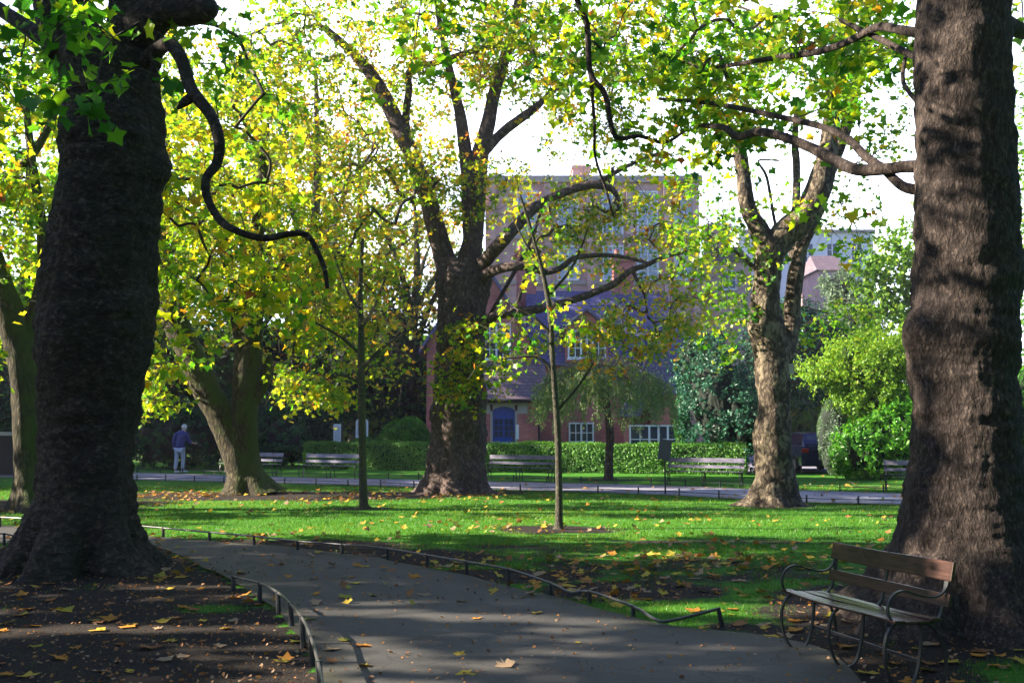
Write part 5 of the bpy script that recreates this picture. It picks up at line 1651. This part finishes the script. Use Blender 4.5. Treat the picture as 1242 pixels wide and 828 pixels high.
# weeping tree in front of the house
g = G(738, 582)
wt = thing('weeping_tree', 'small weeping tree with drooping grey green strands in front of the house', 'tree', (g.x, g.y, 0))
Yw_ = g.y
pth, rd = pix_path([(738, 585, 7.5), (738, 575, 5.5), (739, 550, 5), (740, 528, 5), (737, 500, 4.5), (733, 470, 4), (728, 450, 3)], Yw_)
v2, f2, s2, r2 = rough_tube(pth, rd, 16, 6, 3, .05, 5, 0, (.2, .4, 4)); mb = MB(); mb.add(v2, f2); mb.build('trunk', M['bark_mid'], wt, smooth=True)
mb = MB(); Cc, Nn, Tt, Ss, Ti = [], [], [], [], []
top = np.array(P(736, 465, Yw_))
for k in range(230):
    a = rng.uniform(0, 2 * math.pi); rr_ = 2.15 * math.sqrt(rng.uniform(0.03, 1))
    hgt = 0.9 * (1 - (rr_ / 2.3) ** 2) + rng.normal(0, .08)
    e = top + np.array([-.12 + rr_ * math.cos(a) * 1.0, rr_ * math.sin(a), hgt - .25])
    m = top + np.array([rr_ * .5 * math.cos(a), rr_ * .5 * math.sin(a), hgt + .1])
    Ld = rng.uniform(.5, 1.0) * (1.0 + .55 * rr_ / 2.15)
    pts = [top + np.array([0, 0, -.6]), top + np.array([.12 * math.cos(a), .12 * math.sin(a), .05]), m, e]
    for j in range(1, 6):
        pts.append(e + np.array([.10 * j * math.cos(a) * .5 + rng.normal(0, .02), .10 * j * math.sin(a) * .5, -Ld * j / 5]))
    sp_ = spline(pts, 3)
    mb.tube(sp_, list(np.linspace(.011, .003, len(sp_))), 3, cap=False)
    for j in range(64):
        i = int(rng.uniform(.35, 1) * (len(sp_) - 1))
        Cc.append(sp_[i] + rng.normal(0, .045, 3)); Tt.append(np.array([0, 0, -1]) + rng.normal(0, .4, 3)); Nn.append(rng.normal(size=3)); Ss.append(rng.uniform(.032, .062)); Ti.append(np.clip(rng.normal(.55, .25), 0, 1))
mb.build('branches', M['twig_pale'], wt)
leaves_obj('foliage', np.array(Cc), np.array(Ss), np.array(Nn), np.array(Tt), np.array(Ti), M['leaf_weep'], wt, OVAL, OVAL_F, cull=False)


# backdrop trees beyond the lawn on the left and over the house
def far_tree(label, px, Y, zt, rad, nT, tint, size=.15, seed=1, dens=(4, 6), twig='twig', vz=.42, flat=1.0, leaf='leaf'):
    x = P(px, 516, Y).x
    pts = [Vector((x, Y, -.05)), Vector((x + .1, Y, zt * .15)), Vector((x - .1, Y, zt * .35)), Vector((x + .2, Y, zt * .6)), Vector((x, Y, zt * .85))]
    rd_ = [.45, .36, .3, .2, .08]
    lim = []
    rr = np.random.default_rng(seed)
    for k in range(6):
        a = k * 1.05 + rr.uniform(0, .5); z0 = zt * rr.uniform(.22, .5)
        lim.append(([Vector((x, Y, z0)), Vector((x + math.cos(a) * rad * .35, Y + math.sin(a) * rad * .35, z0 + zt * .16)), Vector((x + math.cos(a) * rad * .75, Y + math.sin(a) * rad * .7, z0 + zt * .26))], [.2, .13, .05]))
    tg = []
    while len(tg) < nT:
        q = rng.uniform(-1, 1, 3)
        if (q ** 2).sum() < 1: tg.append(np.array([x + q[0] * rad, Y + q[1] * rad * .8, zt * (1 - vz) + q[2] * zt * vz]))
    return tree('deciduous_tree', label, 'tree', (x, Y, 0), Y, None, lim, [], 'bark_moss', seed=seed, nseg=14, steps=5, limb_seg=7, ntw=dens[0], nl=dens[1], tl=.8, size=size, tint=tint,
                template='broad', extra_targets=tg, group='tall trees beyond the lawn', twig=twig, trunk_pts=(pts, rd_), jit=.08, leaf=leaf)


far_tree('tall yellowing tree beyond the lawn, furthest left of the row', 20, 46, 17, 6.5, 230, (.50, .12), .16, 81)
far_tree('tall bright yellow green tree beyond the lawn above the walking man', 190, 48, 21, 6.5, 330, (.58, .12), .16, 82)
far_tree('tall half bare tree with purplish twigs beyond the thin grey green sapling', 375, 50, 24, 7.5, 420, (.66, .13), .13, 83, (7, 4), 'twig_pale')
far_tree('tall loose yellow green tree beyond the lawn behind the massive central plane', 500, 54, 17, 5.5, 140, (.60, .13), .14, 84, (4, 4), 'twig_pale')

far_tree('broad green tree behind the row beyond the lawn, above the tall dark evergreens', 110, 62, 25, 8.5, 260, (.45, .12), .2, 85, (5, 5))
far_tree('broad yellow green tree behind the half bare one beyond the lawn', 300, 64, 26, 9, 300, (.62, .12), .2, 86, (5, 5))
far_tree('golden tree behind the row, beside the tall brick block', 430, 66, 25, 8, 280, (.68, .12), .2, 87, (5, 5))
# the wooded far side of the park, one mass
n = 60000
a_ = rng.uniform(-1.15, .95, n); rr_ = rng.uniform(72, 86, n)
xx_ = rr_ * np.sin(a_); yy_ = rr_ * np.cos(a_)
hh_ = 7 + 2.2 * snoise(xx_, yy_, .25, 5) + 1.2 * snoise(xx_, yy_, .8, 6)
hh_ = np.where((xx_ > 8) , hh_ * .62, hh_)
C = np.stack([xx_, yy_, hh_ * rng.uniform(0, 1, n) ** .8], 1)
m_ = 45000  # unseen leaf ring added behind the camera to cut sky light
a2 = rng.uniform(.95, 2 * math.pi - 1.15, m_); r2 = rng.uniform(36, 44, m_)
x2 = r2 * np.sin(a2); y2 = r2 * np.cos(a2)
h2 = 8.5 + 2 * snoise(x2, y2, .2, 15)
k_ = x2 > -30            # leave the low sun's side open
x2, y2, h2 = x2[k_], y2[k_], h2[k_]
C = np.vstack([C, np.stack([x2, y2, h2 * rng.uniform(0, 1, len(x2)) ** .8], 1)])
xx_ = np.concatenate([xx_, x2]); yy_ = np.concatenate([yy_, y2]); n = len(C)
o = leaves_obj('far_wood', C, rng.uniform(.35, .7, n), rand_unit(n) - np.stack([xx_, yy_, 0 * xx_], 1) / 90, rand_unit(n), np.clip(.35 + .2 * snoise(xx_, C[:, 2] * 3, .3, 8) + rng.normal(0, .12, n), 0, 1), M['leaf'], None, BROAD, BROAD_F, cull=False)
tag(o, 'green wooded far side of the park, with an added unseen ring behind', 'wood', kind='stuff')

# unseen trees added outside the frame so their crowns shade the scene
def shade_tree(label, x, y, z0, z1, rx, ry, n, size=.24, seed=1):
    pts = [Vector((x, y, -.05)), Vector((x, y + .1, z1 * .3)), Vector((x + .2, y, z1 * .6)), Vector((x, y, z1 * .85))]
    tg = []
    while len(tg) < n:
        q = rng.uniform(-1, 1, 3)
        if (q ** 2).sum() < 1: tg.append(np.array([x + q[0] * rx, y + q[1] * ry, (z0 + z1) / 2 + q[2] * (z1 - z0) / 2]))
    return tree('plane_tree', label, 'tree', (x, y, 0), y, None, [], [], 'bark_near', seed=seed, nseg=16, steps=5, ntw=4, nl=5, tl=.8, size=size, tint=(.4, .1), template='broad', extra_targets=tg, group=PT, trunk_pts=(pts, [.5, .4, .3, .1]))


shade_tree('broad plane tree added for shade outside the left edge, level with the camera', -16, 3.2, 2.2, 13.5, 5.5, 4.6, 260, .24, 91)
shade_tree('broad plane tree added for shade outside the left edge, level with the giant dark tree', -18.5, 11.2, 2.2, 15.0, 5.5, 4.4, 340, .24, 92)
shade_tree('broad plane tree added for shade outside the left edge, level with the lawn', -24, 19.5, 3.0, 9.5, 4.5, 3.4, 60, .24, 93)
shade_tree('broad plane tree added for shade outside the left edge, level with the distant path', -29, 30.5, 1.2, 19.5, 6.0, 4.6, 430, .26, 94)
shade_tree('broad plane tree added for shade outside the left edge, beyond the distant path', -33, 39.5, 1.0, 20, 6.0, 5.2, 400, .26, 95)


shade_tree('broad plane tree added for shade behind the camera, left of the path', -6, -7, 3.0, 14, 8, 5.5, 260, .26, 96)
shade_tree('broad plane tree added for shade behind the camera, right of the path', 8, -6, 3.0, 14, 8, 5.5, 260, .26, 97)
shade_tree('broad plane tree added for shade outside the right edge, level with the bench', 16, 4, 3.0, 13, 5.5, 6, 200, .26, 98)


# ------------------------------------------------------------------ fallen leaves
def fallen_mesh(i, tint):
    r = np.random.default_rng(300 + i)
    t = LOBED.copy()
    t[1:, :2] *= r.uniform(.82, 1.15, (10, 1))
    t[:, 2] = .28 * r.uniform(.2, 1.2) * np.abs(t[:, 0]) * r.uniform(.2, 1) + r.uniform(.0, .35) * t[:, 1] ** 2 + r.uniform(0, .12, 11)
    t[:, 2] -= t[:, 2].min()
    V = np.vstack([t, [[.02, -.1, t[1, 2]], [.0, -.9, .22], [-.02, -.1, t[1, 2] + .02]]]) * .10
    L = np.concatenate([LOBED_F.ravel(), [11, 12, 13]])
    nf = len(LOBED_F) + 1
    return np_mesh('fallen_leaf', V, L, np.arange(nf) * 3, np.full(nf, 3), np.full(len(V), tint))


KINDS = [('yellow green', .12, .12), ('yellow', .27, .25), ('orange', .50, .25), ('russet brown', .76, .22), ('pale tan', .98, .16)]
protos = {}
for ki, (nm, t, w) in enumerate(KINDS):
    protos[nm] = [fallen_mesh(ki * 10 + j, t) for j in range(5)]
    for m_ in protos[nm]: m_.materials.append(M['fallen'])


def on_path(x, y): return inside(np.array([x]), np.array([y]))[0]


def lz(x, y): return 0.019 if on_path(x, y) else 0.006


cand = []
while len(cand) < 300:
    y = 5.8 + 6.6 * rng.uniform() ** .8
    x = rng.uniform(-.53, .53) * y
    p_ = on_path(x, y); l_ = inside(np.array([x]), np.array([y]), left_poly)[0]
    d = .22 if p_ else (.75 if l_ else 1.0)
    if rng.uniform() > d: continue
    if math.hypot(x - P(98, 690, YA).x, y - YA) < 1.0 or math.hypot(x - P(1162, 755, YB).x, y - YB) < .85: continue
    cand.append((x, y, p_, l_))
LM = [((2.5, 7.2), 'under and beside the near bench', 0), ((3.4, 8.9), 'on the ground round the giant brown trunk', 0), ((1.6, 8.7), 'by the bent end of the hoop rail', 0), ((.3, 10.3), 'in the worn grass behind the long hoop rail', 0),
      ((2.6, 11.3), 'on the worn lawn left of the giant brown trunk', 0), ((-1.6, 12.0), 'in the grass where the path bends', 0), ((4.6, 11.5), 'on the lawn at the right edge', 0),
      ((-.2, 6.6), 'on the tarmac at the foot of the picture', 1), ((1.2, 7.2), 'on the tarmac in front of the bench', 1), ((-.8, 8.6), 'on the middle of the tarmac path', 1), ((.4, 8.9), 'on the tarmac near the long hoop rail', 1), ((-2.2, 10.6), 'on the tarmac where the path bends away', 1),
      ((-2.6, 7.0), 'on the bare earth in the lower left corner', 2), ((-1.8, 7.9), 'on the bare earth against the nearest hoop rail', 2), ((-3.3, 9.0), 'on the bare earth by the small patch of grass', 2), ((-4.2, 10.4), 'at the foot of the giant dark trunk', 2), ((-4.3, 8.2), 'on the bare earth at the left edge', 2)]
for (x, y, p_, l_) in cand:
    nm, t, w = KINDS[rng.choice(5, p=[k[2] for k in KINDS])]
    me = protos[nm][rng.integers(5)]
    o = bpy.data.objects.new('fallen_leaf', me); COL.objects.link(o)
    s = rng.uniform(.55, 1.15)
    o.location = (x, y, lz(x, y)); o.scale = (s, s, s * rng.uniform(.5, 1.4))
    o.rotation_euler = (rng.normal(0, .10), rng.normal(0, .10), rng.uniform(0, 6.28))
    kk = 1 if p_ else (2 if l_ else 0)
    where = min((math.hypot(x - q[0][0], y - q[0][1]), q[1]) for q in LM if q[2] == kk)[1]
    sz = 'small ' if s < .75 else ('broad ' if s > .98 else '')
    tag(o, '%s%s fallen leaf %s' % (sz, nm, where), 'leaf', '%s fallen leaves %s' % (nm, where))

# the rest, too many to count
n = 60000
y = 9.5 + 27 * rng.uniform(0, 1, n) ** 1.2; x = rng.uniform(-.6, .6, n) * y
so = soil_at(x, y)
cl_ = np.clip(.5 + .8 * snoise(x, y, 1.3, 77), 0.05, 1.3)
pr = (.055 + .16 * np.clip(so, 0, 1)) * cl_
g = G(330, 603); pr = np.where(((x - g.x) / 5.6) ** 2 + ((y - g.y) / 1.7) ** 2 < 1, pr * 3.2, pr)
g = G(760, 695); pr = np.where(((x - g.x) / 2.8) ** 2 + ((y - g.y) / 1.5) ** 2 < 1, pr * 2.2, pr)
ip = inside(x, y); fp = inside(x, y, far_poly)
pr = np.where(ip, .022, pr); pr = np.where(fp, .02, pr); pr = np.where(y > 30, pr * .35, pr)
k = (rng.uniform(0, 1, n) < pr) & ~((y < 12.4) & (np.abs(x) < .53 * y) & (rng.uniform(0, 1, n) < .5))
x, y, ip, fp = x[k], y[k], ip[k], fp[k]
n = len(x)
C = np.stack([x, y, np.where(ip | fp, .03, .022) + rng.uniform(0, .02, n)], 1)
N = np.array([0, 0, 1.0]) + rng.normal(0, .33, (n, 3)); T = rand_unit(n) * [1, 1, .15]
tt = rng.choice([k_[1] for k_ in KINDS], n, p=[.10, .25, .25, .24, .16]) + rng.normal(0, .03, n)
o = leaves_obj('leaf_litter', C, rng.uniform(.04, .088, n), N, T, np.clip(tt, 0, 1), M['fallen'], None, LOBED, LOBED_F, cull=False, curl=rng.uniform(0, .35, n))
tag(o, 'fallen yellow and brown plane leaves scattered over the lawn and earth', 'leaf litter', kind='stuff')
# bits of leaf, bark and seed fluff on the near ground
n = 26000
y = 5.6 + 9 * rng.uniform(0, 1, n) ** 1.1; x = rng.uniform(-.56, .56, n) * y
ip = inside(x, y); so = soil_at(x, y)
k = (rng.uniform(0, 1, n) < np.where(ip, .10, np.clip(so, 0, 1) * .35))
x, y, ip = x[k], y[k], ip[k]; n = len(x)
C = np.stack([x, y, np.where(ip, .022, .014) + rng.uniform(0, .006, n)], 1)
o = leaves_obj('leaf_crumbs', C, rng.uniform(.006, .024, n), np.array([0, 0, 1.0]) + rng.normal(0, .4, (n, 3)), rand_unit(n), rng.uniform(.55, 1, n), M['fallen'], None, BROAD, BROAD_F, cull=False)
tag(o, 'crumbs of dead leaf and bark strewn on the path edge and bare earth', 'leaf litter', kind='stuff')

# ------------------------------------------------------------------ grass
n = 210000
y = 6.2 + 22 * rng.uniform(0, 1, n) ** 1.25; x = rng.uniform(-.58, .58, n) * y
so = soil_at(x, y) + .30 * snoise(x, y, 4.0, 51) + .12 * snoise(x, y, 11.0, 52) + rng.normal(0, .14, n)
k = (so < .50) & ~inside(x, y) & ~inside(x, y, far_poly)
x, y = x[k], y[k]; n = len(x)
hgt = rng.uniform(.018, .05, n) * np.where(y < 12, .9, 1.15)
wd = np.maximum(.0022, y * .00028) * rng.uniform(.8, 1.6, n)
a = rng.uniform(0, math.pi, n); ln = rng.normal(0, .4, (n, 2)) * hgt[:, None]
b0 = np.stack([x - wd * np.cos(a), y - wd * np.sin(a), np.full(n, -.005)], 1); b1 = np.stack([x + wd * np.cos(a), y + wd * np.sin(a), np.full(n, -.005)], 1)
tp = np.stack([x + ln[:, 0], y + ln[:, 1], hgt], 1)
V = np.stack([b0, b1, tp], 1).reshape(-1, 3)
ti = np.clip(.42 + .2 * snoise(x, y, 1.2, 61) + rng.normal(0, .2, n), 0, 1)
me = np_mesh('grass', V, np.arange(3 * n), np.arange(n) * 3, np.full(n, 3), np.repeat(ti, 3))
o = link('grass', me, M['grass'])
tag(o, 'short green grass of the park lawn', 'grass', kind='stuff')
# thin haze added to veil and brighten the far buildings
mb = MB(); mb.box(-110, 110, -60, 130, -1.2, 48)
hz_o = mb.build('haze', None)
hm = bpy.data.materials.new('haze_air'); hm.use_nodes = True; hn = hm.node_tree; hn.nodes.clear()
ho = hn.nodes.new("ShaderNodeOutputMaterial"); hv_ = hn.nodes.new("ShaderNodeVolumePrincipled")
hv_.inputs["Color"].default_value = (.93, .93, .97, 1); hv_.inputs["Density"].default_value = 0.00045; hv_.inputs["Anisotropy"].default_value = 0.2
hn.links.new(hv_.outputs[0], ho.inputs["Volume"]); hz_o.data.materials.append(hm)
tag(hz_o, 'thin added haze veiling the far buildings', 'haze', kind='stuff')
print('objects', len(bpy.data.objects), 'verts', sum(len(m.vertices) for m in bpy.data.meshes))
